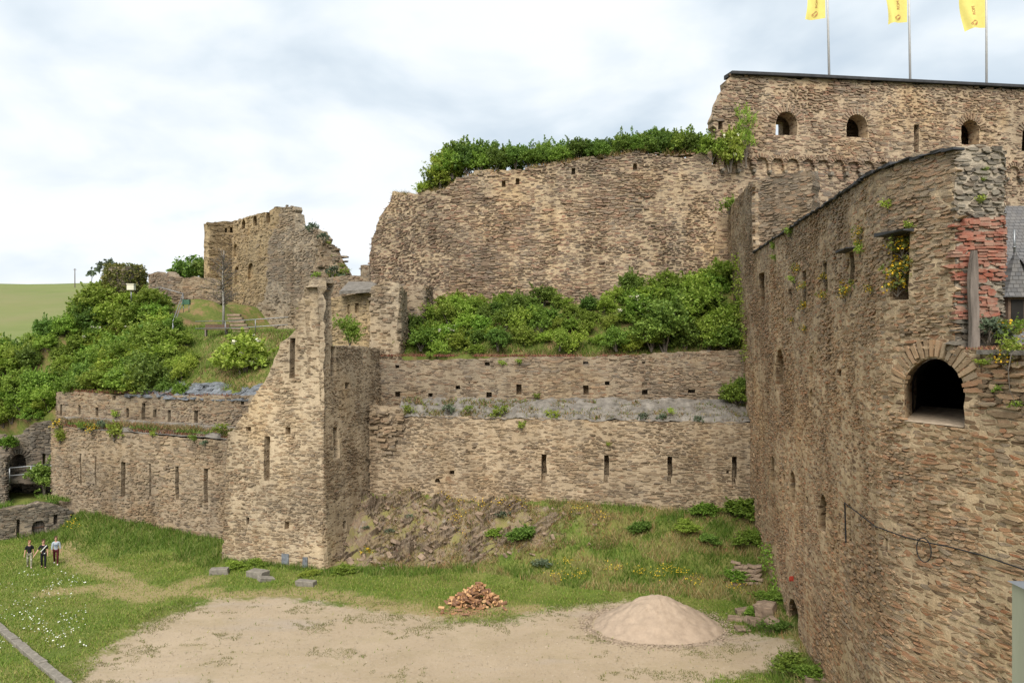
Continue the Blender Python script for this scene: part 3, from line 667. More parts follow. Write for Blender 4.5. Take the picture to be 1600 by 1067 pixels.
# --- gallery building
P4 = Path([(12.0, 63.0), (15.6, 62.85), (42.7, 66.7), (62, 69.3)], .3)
def gallery():
    p = P4; q = p.uv; R = p.rect; A = p.arch
    t = thing('gallery_building', (30, 65, 12), 'tall tan castle facade with arched windows, round arched frieze and dark coping, below the flags', 'castle building')
    zt = lambda x: q(x, 119+(x-1140)*.052)[1]
    zf = q(1180, 268)[1]; zs = q(1180, 247)[1]; sp = 1.30; r = .56
    u0 = q(1117, 200)[0]; u1 = p.len
    base = []; pts = []; ua = q(1176, 250)[0]; k0 = -int((ua-u0)/sp); n = int((u1-ua)/sp)-1
    for k in range(k0, n):
        uc = ua+sp*(k+.5); base += [(uc-r, zf)]+[(uc+r*math.cos(a), zf+(zs-r-zf)+r*math.sin(a)) for a in np.linspace(math.pi, 0, 7)]+[(uc+r, zf)]
        pts.append(uc)
    ol = [(base[0][0]-.3, zf)]+base+[(u1, zf), (u1, zt(1600)), (q(1599, 140)[0], zt(1599)), q(1400, 131), q(1250, 123.5), q(1141, 119), q(1137, 122), q(1133, 134), q(1128, 147), q(1122, 158), q(1117, 172), q(1113, 185)]
    win = [(1210, 176, 1243, 213), (1320, 180.5, 1353, 216), (1498, 189, 1527, 228), (1593, 198, 1622, 238)]
    holes = [(A(*w), 9.0) for w in win]+[(R(1424.5, 196, 1432.5, 240), 9.0), (R(1120, 189.5, 1127.5, 204), 9.0)]
    ex = []
    for w in win:
        a0, z0 = q(w[0], w[1]); a1, _ = q(w[2], w[1]); rr = (a1-a0)/2; ex += voussoirs((a0+a1)/2, z0-rr, rr, 15, .6, .13)
    for uc in pts: ex += voussoirs(uc, zs-r, r, 11, .3, .07)
    wall('upper_storey', t, p, ol, M['gallery'], holes, T=1.3, amp=.22, zsafe=zs+1.2, hc=(.08, .15), ln=(.2, .65), cover=.66, seed=15, offset=.26, extra=ex, depth=1.6, prot=(0, .045))
    lo = [(3.3, 11), (u1, 11), (u1, zs+.8), (q(1176, 250)[0], zs+.8), (q(1116, 262)[0], q(1116, 258)[1]), (3.3, q(1114, 262)[1])]
    wall('lower_storey', t, p, lo, M['gallery'], [], T=1.6, amp=.0, hc=(.1, .18), ln=(.2, .65), cover=.6, seed=16, prot=(0, .03))
    pb = Path([(17.2, 66.2), (42.3, 69.8), (61.6, 72.5)], .3); zt_ = 35.0
    wall('back_wall', t, pb, [(1.6, 26), (pb.len, 26), (pb.len, zt_-.4), (1.6, zt_)], M['gallery'], [(pb.rect(1203, 190, 1223, 216), 9.0)], T=.8, amp=.0, hc=(.1, .2), ln=(.3, .8), cover=.4, seed=17, disp=.03)
    fl_ = [tuple(P4.pos([u_], [27.9], o_)[0]) for u_ in np.linspace(6.6, P4.len, 12) for o_ in (-.5, -3.6)]
    obj('passage_floor', mesh('passage_floor', fl_, [[2*i, 2*i+2, 2*i+3, 2*i+1] for i in range(11)], M['grey'][0]), t)
    e0 = P4.pos([6.7], [27], -.6)[0]; e1 = P4.pos([6.7], [27], -3.4)[0]
    obj('passage_end', mesh('passage_end', [tuple(e0), tuple(e1), (e1[0], e1[1], 35.1), (e0[0], e0[1], 35.1)], [[0, 1, 2, 3]], M['grey'][0]), t)
    for i, uc in enumerate(pts):
        b = MB(); c = p.pos([uc-sp/2], [zf-.02], .2)[0]; b.box((c[0], c[1], c[2]-.02), (.24, .5, .22), rz=.135, jit=.04); b.box((c[0], c[1]+.1, c[2]-.17), (.16, .36, .13), rz=.135, jit=.03)
        obj('corbel', b.mesh('corbel', M['grey'][1]), t)
    b = MB(); a = [q(1139, 119), q(1172, 120.2), q(1250, 123.5), q(1400, 131), q(1599, 140.5), (u1, zt(1600))]
    for s, e in zip(a[:-1], a[1:]):
        pa = [p.pos([s[0]], [s[1]], o)[0] for o in (.62, -1.0 if s is a[0] else -4.2)]; pb = [p.pos([e[0]], [e[1]], o)[0] for o in (.62, -1.0 if s is a[0] else -4.2)]
        h = np.array([0, 0, .22]); b.add([pa[0], pb[0], pb[1], pa[1], pa[0]+h, pb[0]+h, pb[1]+h*1.5, pa[1]+h*1.5], [(3, 2, 1, 0), (4, 5, 6, 7), (0, 1, 5, 4), (2, 3, 7, 6), (1, 2, 6, 5), (3, 0, 4, 7)])
    obj('coping', b.mesh('coping', M['coping']), t)
    return p
gallery()
# --- right bastion
P5 = Path([(17.2, 64.0), (11.93, 25.7), (13.2, 22.55)], 2.2)
P6 = Path([(13.2, 22.55), (13.8, 20.5), (15.6, 14.5), (17.0, 9.5)], .4)
P7 = Path([(12.9, 23.3), (14.42, 23.35), (14.9, 27)], .2)
P8 = Path([(15.52, 51.75), (18.42, 49.14)], .2)
def bastion():
    p = P5; q = p.uv; R = p.rect; A = p.arch
    t = thing('bastion', (14, 35, 0), 'high rubble bastion on the right with a big round arched embrasure and red brick patch', 'castle wall')
    uc = q(1491, 300)[0]; uf = q(1180, 400)[0]; ub = q(1176, 300)[0]
    ol = [(0, -1), (p.len, -1), (p.len, 14.15), (uc, 14.18), (uc, 20.05), q(1430, 243), q(1385, 259), q(1330, 296), q(1270, 334), q(1215, 370), (uf, q(1186, 388)[1]), (ub, q(1177, 390)[1]), (ub, q(1176, 285)[1]), q(1168, 292), q(1155, 305), (0, q(1143, 322)[1])]
    big = A(1413, 560, 1507, 664, 14)
    holes = [(big, 99), (R(1391, 368, 1420, 470), .75), (R(1327, 394, 1335, 446), .7), (R(1286, 412, 1293, 458), .6), (R(1254, 424, 1259.5, 480), .5), (R(1233, 452, 1237, 476), .4), (R(1187, 428, 1195, 480), .5),
             (A(1214.5, 544, 1223.5, 602, 7), .9), (A(1264, 555, 1270, 604, 6), .15), (A(1263, 607, 1272, 634, 6), .12), (A(1204.5, 712, 1211, 756, 6), .4), (A(1235.5, 736, 1243.5, 786, 7), .5), (A(1280, 772, 1290.5, 830, 7), .5),
             (R(1259, 774, 1263, 790), .4), (R(1222, 738, 1226, 770), .25), (A(1233, 936, 1249, 1002, 7), .45), (R(1310, 578, 1316, 588), .4), (R(1326, 786, 1329, 845), .15), (R(1382, 838, 1387, 860), .3)]
    a0 = q(1413, 620); a1 = q(1507, 620); rr = (a1[0]-a0[0])/2; zc = q(1460, 560)[1]-rr*.92
    ex = voussoirs((a0[0]+a1[0])/2, zc, rr, 21, .55, .15, rz=rr*.92)
    a0 = q(1391, 368); a1 = q(1420, 368)
    holes = [(holes[0][0], 99, 1.0, -1.0)]+[(h[0], 1.3 if h[1] > .3 else h[1], 2.1 if h[1] > .3 else 1.0) for h in holes[1:]]
    wall('long_wall', t, p, ol, M['bastion'], holes, T=1.45, amp=.16, zsafe=15, hc=(.045, .10), ln=(.12, .42), cover=.9, wob=.35, disp=.09, step=.42, seed=21, prot=(-.05, .008), extra=ex)
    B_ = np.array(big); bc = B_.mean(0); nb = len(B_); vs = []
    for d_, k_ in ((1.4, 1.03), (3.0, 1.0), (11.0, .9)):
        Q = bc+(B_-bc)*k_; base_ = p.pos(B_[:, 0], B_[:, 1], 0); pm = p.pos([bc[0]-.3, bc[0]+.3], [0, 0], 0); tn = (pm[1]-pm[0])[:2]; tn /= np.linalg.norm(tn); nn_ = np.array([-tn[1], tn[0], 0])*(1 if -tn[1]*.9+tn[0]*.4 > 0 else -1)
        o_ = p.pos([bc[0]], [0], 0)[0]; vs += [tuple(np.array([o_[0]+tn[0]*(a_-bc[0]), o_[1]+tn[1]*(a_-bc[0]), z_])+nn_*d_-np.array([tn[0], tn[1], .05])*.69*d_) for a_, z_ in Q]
    obj('embrasure_tunnel', mesh('embrasure_tunnel', vs, [[j*nb+i, j*nb+(i+1) % nb, (j+1)*nb+(i+1) % nb, (j+1)*nb+i] for j in range(2) for i in range(nb)]+[[2*nb+i for i in range(nb)]], plain('shaded_vault', (.05, .042, .034), .95, .5, 3, 1)), t)  # near-black colour paints the deep shade into the tunnel walls and end
    o_ = p.pos([bc[0]], [0], 0)[0]; zb_ = B_[:, 1].min()+.03; hw = (B_[:, 0].max()-B_[:, 0].min())/2
    fl = [tuple(np.array([o_[0], o_[1], zb_+.06*k])+np.array([tn[0], tn[1], 0])*(sx_*hw-.69*d_)+nn_*d_) for k, d_ in enumerate((-.02, 1.2, 2.4, 3.6)) for sx_ in (-.97, 0, .97)]
    obj('embrasure_sill', mesh('embrasure_sill', fl, [[3*k+i, 3*k+i+1, 3*k+i+4, 3*k+i+3] for k in range(3) for i in range(2)], plain('sandy_sill', (.40, .32, .235), .95, .3, 4, .6)), t)
    # dressed lintels
    for (x0, x1, y, n) in ((1386, 1426, 367, 'lintel'), (1323, 1338, 393, 'lintel')):
        b = MB(); u0 = q(x0, y)[0]; u1 = q(x1, y)[0]; z = q((x0+x1)/2, y)[1]; c = p.pos([(u0+u1)/2], [z+.07], .12)[0]
        t_ = p.pos([u1], [z], 0)[0]-p.pos([u0], [z], 0)[0]; b.box(c, (abs(u1-u0)+.2, .5, .08), rz=math.atan2(t_[1], t_[0]), jit=.03); obj(n, b.mesh(n, M['coping']), t)
    p = P6; q = p.uv
    ol = [(0, -1), (p.len, -1), (p.len, 14.1), (0, 14.15)]
    o = wall('end_wall', t, p, ol, M['endwall'], [big_right(p)] if False else [], T=2.0, amp=.06, zsafe=12, hc=(.05, .13), ln=(.2, .8), cover=.93, wob=.25, disp=.12, step=.4, seed=22, prot=(-.04, .03))
    # upper gable face with the red brick patch
    p = P7; q = p.uv
    ol = [(0, 14.0), (p.len, 14.0), (p.len, 19.9), (1.6, q(1561, 232)[1]), (.8, q(1530, 229)[1]), (0, 20.05)]
    br = [q(1491, 345), q(1570, 345), q(1570, 500), q(1558, 495), q(1550, 450), q(1512, 445), q(1506, 440), q(1491, 440)]
    wall('gable', t, p, ol, M['gable']+[M['brick']], [], T=1.0, amp=.08, zsafe=17, hc=(.06, .14), ln=(.14, .4), cover=.9, disp=.05, step=.3, seed=23, prot=(0, .06), brick=br, extra=stone_polys(p, br, [], (.062, .074), (.2, .26), .97, .05, 77, True))
    # ledge slab behind the parapet of the lower end wall
    b = MB(); pts = [P6.pos([u], [14.16], .14)[0] for u in np.linspace(0, P6.len, 14)]; bk_ = [(pt[0]+3.2, pt[1]+1.5, 14.16) for pt in pts]
    n = len(pts); vs = [tuple(x) for x in pts]+bk_+[(x[0], x[1], x[2]-.12) for x in pts]
    b.add(vs, [(i, i+1, n+i+1, n+i) for i in range(n-1)]+[(2*n+i, 2*n+i+1, i+1, i) for i in range(n-1)]); obj('ledge_slab', b.mesh('ledge_slab', M['mortar_cap']), t)
    p = P8; q = p.uv
    ol = [(0, 10), (p.len, 10), (p.len, 24.6), (q(1266, 266)[0], q(1266, 266)[1]), q(1235, 270), q(1205, 277), (0, q(1177, 285)[1])]
    wall('pier', t, p, ol, M['pier'], [], T=1.2, amp=.12, zsafe=20, hc=(.07, .15), ln=(.2, .6), cover=.88, seed=24)
    # capping of slate along the sloping crest
    b = MB(); p = P5
    for u in np.arange(uf, uc, .38):
        c = p.pos([u], [20.02+.06*nz2(u, 0, .7, 3)], -.45)[0]; t_ = p.pos([u+.1], [0], 0)[0]-p.pos([u], [0], 0)[0]
        b.box(c, (random.uniform(.35, .6), random.uniform(1.1, 1.3), random.uniform(.05, .09)), rz=math.atan2(t_[1], t_[0]), rx=random.uniform(-.05, .05), ry=random.uniform(-.08, .08), jit=.03)
    obj('slate_capping', b.mesh('slate_capping', M['coping']), t)
bastion()
# --- left curtain: lower and upper wall
P9 = Path([(-34.2, 69), (-36.0, 62.3), (-19.2, 54.87)], .3); P10 = Path([(-35.6, 70), (-36.9, 64.6), (-18.2, 56.5)], .3)
def curtain():
    p = P9; q = p.uv; R = p.rect; uL = q(80, 700)[0]
    ol = [(0, .2), (p.len, -.3), (p.len, q(348, 688)[1]), q(300, 684), q(250, 680), q(200, 676), q(150, 672), q(100, 668), (uL, q(80, 664)[1]), (0, q(80, 664)[1])]
    holes = [(R(*r), d) for *r, d in ((124.5, 708, 127, 758, .25), (148.5, 712, 151, 758, .12), (188.5, 721, 195.5, 776, 1.1), (232.5, 724, 236, 775, .6), (273.5, 728, 280, 781, 1.1), (318.5, 732, 325, 786, 1.1))]
    t = thing('curtain_wall', (-28, 58, 0), 'left curtain wall of tan slate with tall narrow slits, behind the long grass', 'castle wall')
    wall('masonry', t, p, ol, M['left'], holes, T=1.2, amp=.14, zsafe=4, hc=(.065, .14), ln=(.18, .55), cover=.7, prot=(-.02, .04), seed=31)
    p2 = P10; q2 = p2.uv; R2 = p2.rect; uL = q2(86, 640)[0]
    ol = [(0, 5.5), (p2.len, 5.5), (p2.len, q2(402, 618)[1]), q2(340, 620), q2(280, 619), q2(220, 618), q2(160, 616), q2(115, 612), (uL, q2(95, 622)[1]), (0, q2(90, 626)[1])]
    holes = [(R2(*r), .85) for r in ((94, 632, 97, 650), (122.5, 633, 126, 648), (150, 636, 154, 650), (198, 637, 202, 652), (221.5, 630, 227, 656), (239.5, 640, 244.5, 652), (262, 640, 267, 659), (303, 641, 309, 665), (176, 618, 181, 625), (376.5, 621, 381, 632))]
    t2 = thing('curtain_wall', (-28, 60, 7), 'short weathered parapet wall with small loopholes above the left curtain wall, under the shrubs', 'castle wall')
    wall('masonry', t2, p2, ol, M['upper'], holes, T=1.0, amp=.16, zsafe=9, hc=(.08, .16), ln=(.2, .55), cover=.8, seed=32)
    b = MB(); n = 40; vs = []                                       # weedy berm between the two
    for j in range(5):
        s = j/4
        for i in range(n):
            k = i/(n-1); a = P9.pos([q(80, 700)[0]+(P9.len-q(80, 700)[0])*k], [0], .05)[0]; c = P10.pos([q2(86, 640)[0]+(P10.len-q2(86, 640)[0])*k], [0], -.1)[0]
            z0 = np.interp(k, [0, 1], [H+(CY-667)/F*62.3, H+(CY-687)/F*55]); vs.append((a[0]+(c[0]-a[0])*s, a[1]+(c[1]-a[1])*s, z0+.05+.7*s+.15*mnoise.noise(Vector((i*.4, s*3, 9)))))
    b.add(vs, [(j*n+i, j*n+i+1, (j+1)*n+i+1, (j+1)*n+i) for j in range(4) for i in range(n-1)]); obj('earth_berm', b.mesh('earth_berm', M['mortar_cap'], True), t)
    b = MB()                                                        # loose slate roofing the crest
    for k in range(260):
        x = random.uniform(195, 402); yy = random.uniform(597, 619); s = (619-yy)/22; u = q2(x, 610)[0]
        c = p2.pos([u], [10.25+s*.95], -.1-s*2.0)[0]; b.box(c, (random.uniform(.35, .9), random.uniform(.4, .8), random.uniform(.06, .12)), rz=-.41+random.uniform(-.5, .5), rx=.35+random.uniform(-.25, .2), jit=.05)
    obj('slate_slabs', b.mesh('slate_slabs', M['slate_cap']), t2)
curtain()
# --- the low gate wall and the ruined courtyard walls at the far left
def farleft():
    p = Path([(-52, 55.5), (-37, 58), (-33.6, 60.9)], .5); q = p.uv
    ol = [(0, -.6), (p.len, -.6), (p.len, q(92, 799)[1]), q(80, 789), q(60, 786), q(30, 791), q(0, 796), (0, 2.2)]
    holes = [(p.arch(49.5, 813, 70.5, 850, 8), .6), (p.rect(25.5, 812, 31, 846), .5), (p.rect(83.5, 804, 90, 820), .5)]
    t = thing('gate_wall', (-38, 58, 0), 'low grey wall with a wooden door, grass along its top, behind the three walkers', 'castle wall')
    wall('masonry', t, p, ol, M['grey'], holes, T=.8, amp=.12, zsafe=1.5, hc=(.08, .15), ln=(.2, .5), cover=.85, seed=41)
    u0, z0 = q(50, 848); u1, z1 = q(70, 816); b = MB(); cdoor = p.pos([(u0+u1)/2], [(z0+z1)/2], -.35)[0]; tv = p.pos([u1], [0], 0)[0]-p.pos([u0], [0], 0)[0]; rz = math.atan2(tv[1], tv[0])
    for k in range(5): c = p.pos([u0+(u1-u0)*(k+.5)/5], [(z0+z1)/2], -.36+.01*(k % 2))[0]; b.box(c, ((u1-u0)/5-.02, .06, z1-z0), rz=rz)
    d = obj('door', b.mesh('door', M['wood_old']), t)
    for s in (.25, .75):
        b = MB(); c = p.pos([(u0+u1)/2], [z0+(z1-z0)*s], -.29)[0]; b.box(c, ((u1-u0)*.95, .05, .12), rz=rz)
        o = obj('door_rail', b.mesh('door_rail', M['wood_brown'])); o.parent = d
    p = Path([(-54, 63), (-39.5, 66.0), (-36.3, 66.9)], .3); q = p.uv
    ol = [(0, 0), (p.len, 0), (p.len, q(77, 656)[1]), q(68, 657), q(56, 658), q(46, 666), q(36, 676), q(26, 682), q(0, 684), (0, 8.2)]
    holes = [(p.arch(18.5, 709, 40, 732, 9), 1.4), (p.rect(66.5, 709, 71, 727), .7), (p.arch(15.5, 761, 37, 792, 8), 1.3)]
    a0 = q(18.5, 709); a1 = q(40, 709); r = (a1[0]-a0[0])/2
    t = thing('ruined_wall', (-43, 65, 2), 'ruined rubble wall with a dark round arch and doorway behind the low gate wall', 'castle wall')
    wall('masonry', t, p, ol, M['grey'], holes, T=1.6, amp=.16, zsafe=6.5, hc=(.1, .17), ln=(.2, .6), cover=.85, seed=42, extra=voussoirs((a0[0]+a1[0])/2, a0[1]-r, r, 11, .4, .12))
    b = MB()
    for i in range(26): b.box((-48+i*.45, 62.6+i*.085, H+(CY-748)/F*64.2+random.uniform(-.05, .05)), (.55, 2.3, .3), rz=.2, jit=.06)
    obj('walkway', b.mesh('walkway', M['grey'][1]), t)
    p = Path([(-46, 61.2), (-39.1, 62.0), (-41.6, 66.0)], .2); q = p.uv
    ol = [(0, 0), (p.len, 0), (p.len, 5.4), q(14, 716), q(6, 713), (0, q(2, 714)[1])]
    t = thing('stone_pier', (-42, 62, 0), 'thick stub of a dark stone pier at the left edge beside the ruined doorway', 'pier')
    wall('masonry', t, p, ol, M['grey'], [], T=1.0, amp=.1, zsafe=4, hc=(.1, .17), ln=(.2, .6), cover=.85, seed=43)
farleft()
def rails(name, label, pts, hs, posts, r=.035, group=None):
    t = thing(name, pts[0], label, 'railing', group)
    for h in hs:
        b = MB(); b.tube([(x, y, z+h) for x, y, z in pts], r); obj('rail', b.mesh('rail', M['steel'], True), t)
    for x, y, z in posts:
        b = MB(); b.tube([(x, y, z-.15), (x, y, z+max(hs)+.02)], r*1.25); obj('post', b.mesh('post', M['steel'], True), t)
zw = H+(CY-750)/F*62.5
rails('steel_railing', 'galvanised two bar railing on the walkway below the dark round arch', [at(15, 750, 62.2), at(48, 747, 62.8), at(80, 744, 63.4)], [.35, .95], [at(15, 751, 62.2), at(48.5, 748, 62.8), at(80, 745, 63.4)], .04)
# --- ruined palace, its broken gable, and the rubble beside it
def palace():
    t = thing('ruined_palace', (-28, 88, 16), 'roofless ruined palace of yellow stone with window rows, high on the left hill', 'ruin')
    p = Path([(-35.0, 92.5), (-33.06, 95.0), (-25.6, 86.9)], .15); q = p.uv; R = p.rect; A = p.arch
    ol = [(0, 15), (p.len, 15), (p.len, q(441, 323)[1]), q(420, 330), q(395, 337), q(366, 345.5), q(350, 346), (0, q(327, 348)[1])]
    wn = [(A(351.5, 356, 355.5, 364), 1.0, 1.8), (A(359.5, 355, 363.5, 364), 1.0, 1.8), (A(377.5, 343, 383, 358), 1.0, 2.2), (A(396, 337.5, 401.5, 353), 1.0, 2.2), (A(416, 330, 422, 348), 1.0, 2.2), (R(370, 352, 371.5, 364), .3), (R(408, 342, 409.5, 354), .3)]
    wall('upper_wall', t, p, ol, M['palace'], wn, T=1.1, amp=.1, zsafe=24, hc=(.12, .2), ln=(.3, .8), cover=.7, seed=51, step=.5)
    lo = [(q(365, 400)[0]+.3, 15), (p.len, 15), (p.len, q(440, 358)[1]), q(400, 367), (q(366, 377)[0]+.3, q(366, 377)[1])]
    wn = [(A(369, 381, 375, 401), 1.2, 2.0), (A(371, 417, 378, 444), 1.2, 2.0), (A(392, 411, 400.5, 436), 1.2, 2.0)]
    wall('lower_wall', t, p, lo, M['palace'], wn, T=1.3, amp=.06, hc=(.12, .2), ln=(.3, .8), cover=.7, seed=52, offset=.35, step=.5, depth=.4)
    p = Path([(-33, 91.0), (-16.0, 79.3), (-13, 83)], .3); q = p.uv
    ol = [q(396, 524), (p.len*.99, 13), (p.len*.99, 16), q(540, 437), q(527, 412), q(517, 400), q(508, 374), q(497, 358), q(480, 354), q(469, 352), q(464, 338), q(459, 321), q(447, 321), q(440, 324), q(437, 345), q(428, 362), q(420, 378), q(418, 410), q(417, 438), q(413, 466), q(400, 478), q(397, 500)]
    wall('broken_gable', t, p, ol, M['tower'], [], T=.9, amp=.3, zsafe=14, hc=(.12, .2), ln=(.3, .8), cover=.85, seed=53, step=.5)
    b = MB(); p2 = Path([(-24, 84.0), (-15, 78.3), (-13.5, 80)], .3)
    t2 = thing('rubble_mound', (-18, 79, 14), 'weedy heap of tumbled stone leaning on the right of the broken gable', 'rubble')
    # tumbled core of the wall
    vs = []; n = 24
    for j in range(10):
        for i in range(n):
            a = i/(n-1); s = j/9; x0 = -21+7.5*a; top = np.interp(a, [0, .2, .45, .7, 1], [18, 24.6, 23.8, 20.4, 17.0]); z = 13.5+(top-13.5)*s
            vs.append((x0+.3*mnoise.noise(Vector((i*.7, j*.7, 2))), 79.8-3.2*(1-s)*(.5+a*.3)+1.4*(1-a)*s+.5*mnoise.noise(Vector((i*.5, j*.6, 8))), z+.35*mnoise.noise(Vector((i*.6, j*.6, 4)))))
    b.add(vs, [(j*n+i, j*n+i+1, (j+1)*n+i+1, (j+1)*n+i) for j in range(9) for i in range(n-1)])
    for k in range(240):
        v = Vector(random.choice(vs)); b.box(v+Vector((random.uniform(-.3, .3), -.05, random.uniform(-.3, .3))), (random.uniform(.25, .8), random.uniform(.2, .5), random.uniform(.1, .25)), rz=random.uniform(-1, 1), rx=random.uniform(-.4, .4), jit=.05)
    obj('tumbled_core', b.mesh('tumbled_core', M['upper'][0]), t2); return vs
RUB = palace()
def backwalls():
    p = Path([(-37.5, 82.5), (-34, 80.2), (-29.0, 79.3)], .4); q = p.uv
    ol = [(0, 15.5), (p.len, 15.5), (p.len, q(348, 446)[1]), q(338, 437), q(325, 433), q(300, 436), q(276, 434), q(271, 431), q(262, 428.5), q(238, 428), (0, q(232, 430)[1])]
    t = thing('ruined_wall', (-32, 80, 16), 'low broken wall on the hilltop between the ivy stub and the palace', 'castle wall')
    wall('masonry', t, p, ol, M['upper'], [], T=.9, amp=.34, zsafe=17, hc=(.12, .2), ln=(.3, .7), cover=.8, seed=61)
    # yellow inner wall between tower and shield wall
    p = Path([(-14.5, 63.6), (-9.2, 61.6), (-8.6, 64)], .2); q = p.uv; R = p.rect
    ol = [(0, 12), (p.len, 12), (p.len, q(606, 449)[1]), q(590, 450), q(560, 458), q(540, 462), (0, q(526, 466)[1])]
    t = thing('inner_wall', (-12, 62, 13), 'yellowish inner wall with a small square window, behind the tower', 'castle wall')
    wall('masonry', t, p, ol, M['palace'], [(R(576.5, 470, 585, 483), .6), (R(555, 474, 561, 489), .25), (p.arch(543, 455+20, 548, 490, 5), .15)], T=.9, amp=.1, zsafe=16, hc=(.1, .17), ln=(.2, .6), cover=.7, seed=62)
    p = Path([(-10.9, 60.2), (-10.75, 59.3), (-8.25, 59.0), (-8.0, 61.5)], .15); q = p.uv
    ol = [(0, 11), (p.len, 11), (p.len, 18), q(622, 444), q(605, 441), q(588, 443), (0, q(574, 450)[1])]
    ol[-1] = (q(580, 450)[0], q(580, 450)[1]); ol[0] = (q(574, 530)[0], 11)
    t = thing('wall_pier', (-9.5, 59.5, 12), 'ragged pier of pale rubble right of the tower, in front of the yellow inner wall', 'pier')
    wall('masonry', t, p, ol, M['tower'], [], T=.9, amp=.16, zsafe=12, hc=(.09, .16), ln=(.2, .5), cover=.7, seed=63)
    p = Path([(-9.0, 63.0), (-6.8, 62.7), (-6.4, 65)], .15); q = p.uv
    ol = [(0, 11), (p.len, 11), (p.len, q(658, 446)[1]), (0, q(622, 444)[1])]
    t = thing('inner_wall', (-7.8, 63, 13), 'short dark wall with a narrow slit between the pale pier and the shield wall', 'castle wall')
    wall('masonry', t, p, ol, M['upper'], [(p.rect(622.5, 447, 626.5, 468), .6)], T=.7, amp=.08, zsafe=16, hc=(.09, .16), ln=(.2, .5), cover=.8, seed=64)
    p = Path([(-18, 74.5), (-10.5, 71.5)], .15); q = p.uv
    ol = [(0, 12), (p.len, 12), (p.len, q(610, 432)[1]), q(577, 432), q(577, 414), q(563, 415), q(563, 431), q(545, 431), (0, q(530, 434)[1])]
    t = thing('ruined_wall', (-15, 73, 13), 'distant dark wall with a small raised block, in the gap left of the shield wall', 'castle wall')
    wall('masonry', t, p, ol, M['upper'], [], T=.8, amp=.06, zsafe=18, hc=(.1, .17), ln=(.2, .6), cover=.8, seed=65)
    # sloping mortared roof of a little vault
    b = MB(); a = [at(530, 455, 62.2), at(602, 450, 60.8), at(580, 440, 70), at(545, 440, 70)]
    b.add(a+[v-Vector((0, 0, .25)) for v in a], [(0, 1, 2, 3), (4, 7, 6, 5), (0, 4, 5, 1), (1, 5, 6, 2), (2, 6, 7, 3), (3, 7, 4, 0)])
    o = obj('vault_roof', b.mesh('vault_roof', M['mortar_cap'])); tag(o, 'flat grey mortared vault top behind the yellow inner wall', 'roof')
backwalls()

# ------------------------------------------------------------------ vegetation
def leaf_faces(cen, size, rng, up=.35, aspect=.55):
    n = len(cen); nrm = rng.normal(size=(n, 3)); nrm[:, 2] = np.abs(nrm[:, 2])+up; nrm /= np.linalg.norm(nrm, axis=1)[:, None]
    a = np.cross(nrm, rng.normal(size=(n, 3))); a /= np.linalg.norm(a, axis=1)[:, None]+1e-9; b = np.cross(nrm, a)
    s = (size*rng.uniform(.6, 1.35, n))[:, None]
    v = np.stack([cen-a*s, cen-b*s*aspect+nrm*s*.12, cen+a*s, cen+b*s*aspect+nrm*s*.12], 1).reshape(-1, 3)
    return v, np.arange(4*n).reshape(n, 4)
def blob_points(rng, n, lobes, lump=.28):
    """points through the volume of several uneven lobes, thicker towards each lobe's skin, gathered on sprays"""
    out = []
    w = np.array([l[3]**2 for l in lobes]); w = w/w.sum()
    for (x, y, z, r), k in zip(lobes, (w*n).astype(int)):
        sp = max(6, k//26); d = rng.normal(size=(sp, 3)); d /= np.linalg.norm(d, axis=1)[:, None]; d[:, 2] = np.where(d[:, 2] < -.45, -d[:, 2], d[:, 2])
        rad = rng.uniform(.55, 1.12, sp)
        c = d*(r*rad)[:, None]; i = rng.integers(0, sp, k)
        p = c[i]+rng.normal(size=(k, 3))*r*lump*np.array([.5, .5, .42])+np.array([x, y, z]); out.append(p)
    p = np.concatenate(out); return p[p[:, 2] > .02]
def shrub_meshes(name, seed, mats, n=4200, leaf=.058, tall=1.0, flowers=0, fsize=.05, wide=1.0, flmat=None):
    rng = np.random.default_rng(seed); lobes = []
    for k in range(7):
        a = rng.uniform(0, 6.28); r = rng.uniform(.1, .62)*wide; lobes.append((r*math.cos(a), r*math.sin(a), rng.uniform(.2, .95)*tall, rng.uniform(.32, .55)))
    lobes.append((0, 0, .55*tall, .6))
    p = [blob_points(rng, n, lobes)]
    for k in range(26):                                        # shoots that stick out of the outline
        t = lobes[rng.integers(0, len(lobes))]; d = rng.normal(size=3); d[2] = abs(d[2])*1.3+.35; d /= np.linalg.norm(d); L = rng.uniform(.15, .5); m = int(n/130)
        s_ = rng.uniform(0, 1, m)[:, None]; p.append(np.array(t[:3])+d*(t[3]*.9+s_*L)+rng.normal(size=(m, 3))*.05*(1.1-s_))
    p = np.concatenate(p); v, f = leaf_faces(p, leaf, rng); mi = np.zeros(len(f), int)
    if flowers:
        q = blob_points(rng, flowers, [(x, y, z+.06, r*1.02) for x, y, z, r in lobes], .12); v2, f2 = leaf_faces(q, fsize, rng, 1.0, .9)
        f = np.concatenate([f, f2+len(v)]); v = np.concatenate([v, v2]); mi = np.concatenate([mi, np.ones(len(f2), int)])
    fo = mesh(name+'_foliage', v, f, mats, mi)
    b = MB()
    for k in range(5):
        a = rng.uniform(0, 6.28); t = lobes[k]; b.tube([(0.06*math.cos(a), .06*math.sin(a), -.15), (t[0]*.45, t[1]*.45, t[2]*.5), (t[0], t[1], t[2])], [.035, .024, .008], 5)
    return fo, b.mesh(name+'_stems', M['bark'])
def shrub_kind(name, label, cat, group, meshes):
    t = thing(name, (0, 0, 0), label, cat, group)
    a = obj('foliage', meshes[0], t); b = obj('stems', meshes[1], t); return t
KINDS = {}
FIRST = {}
def kind(key, name, cat, meshes): KINDS[key] = (name, cat, meshes)
kind('mid1', 'shrub', 'shrub', shrub_meshes('shrub', 1, [M['leaf']]))
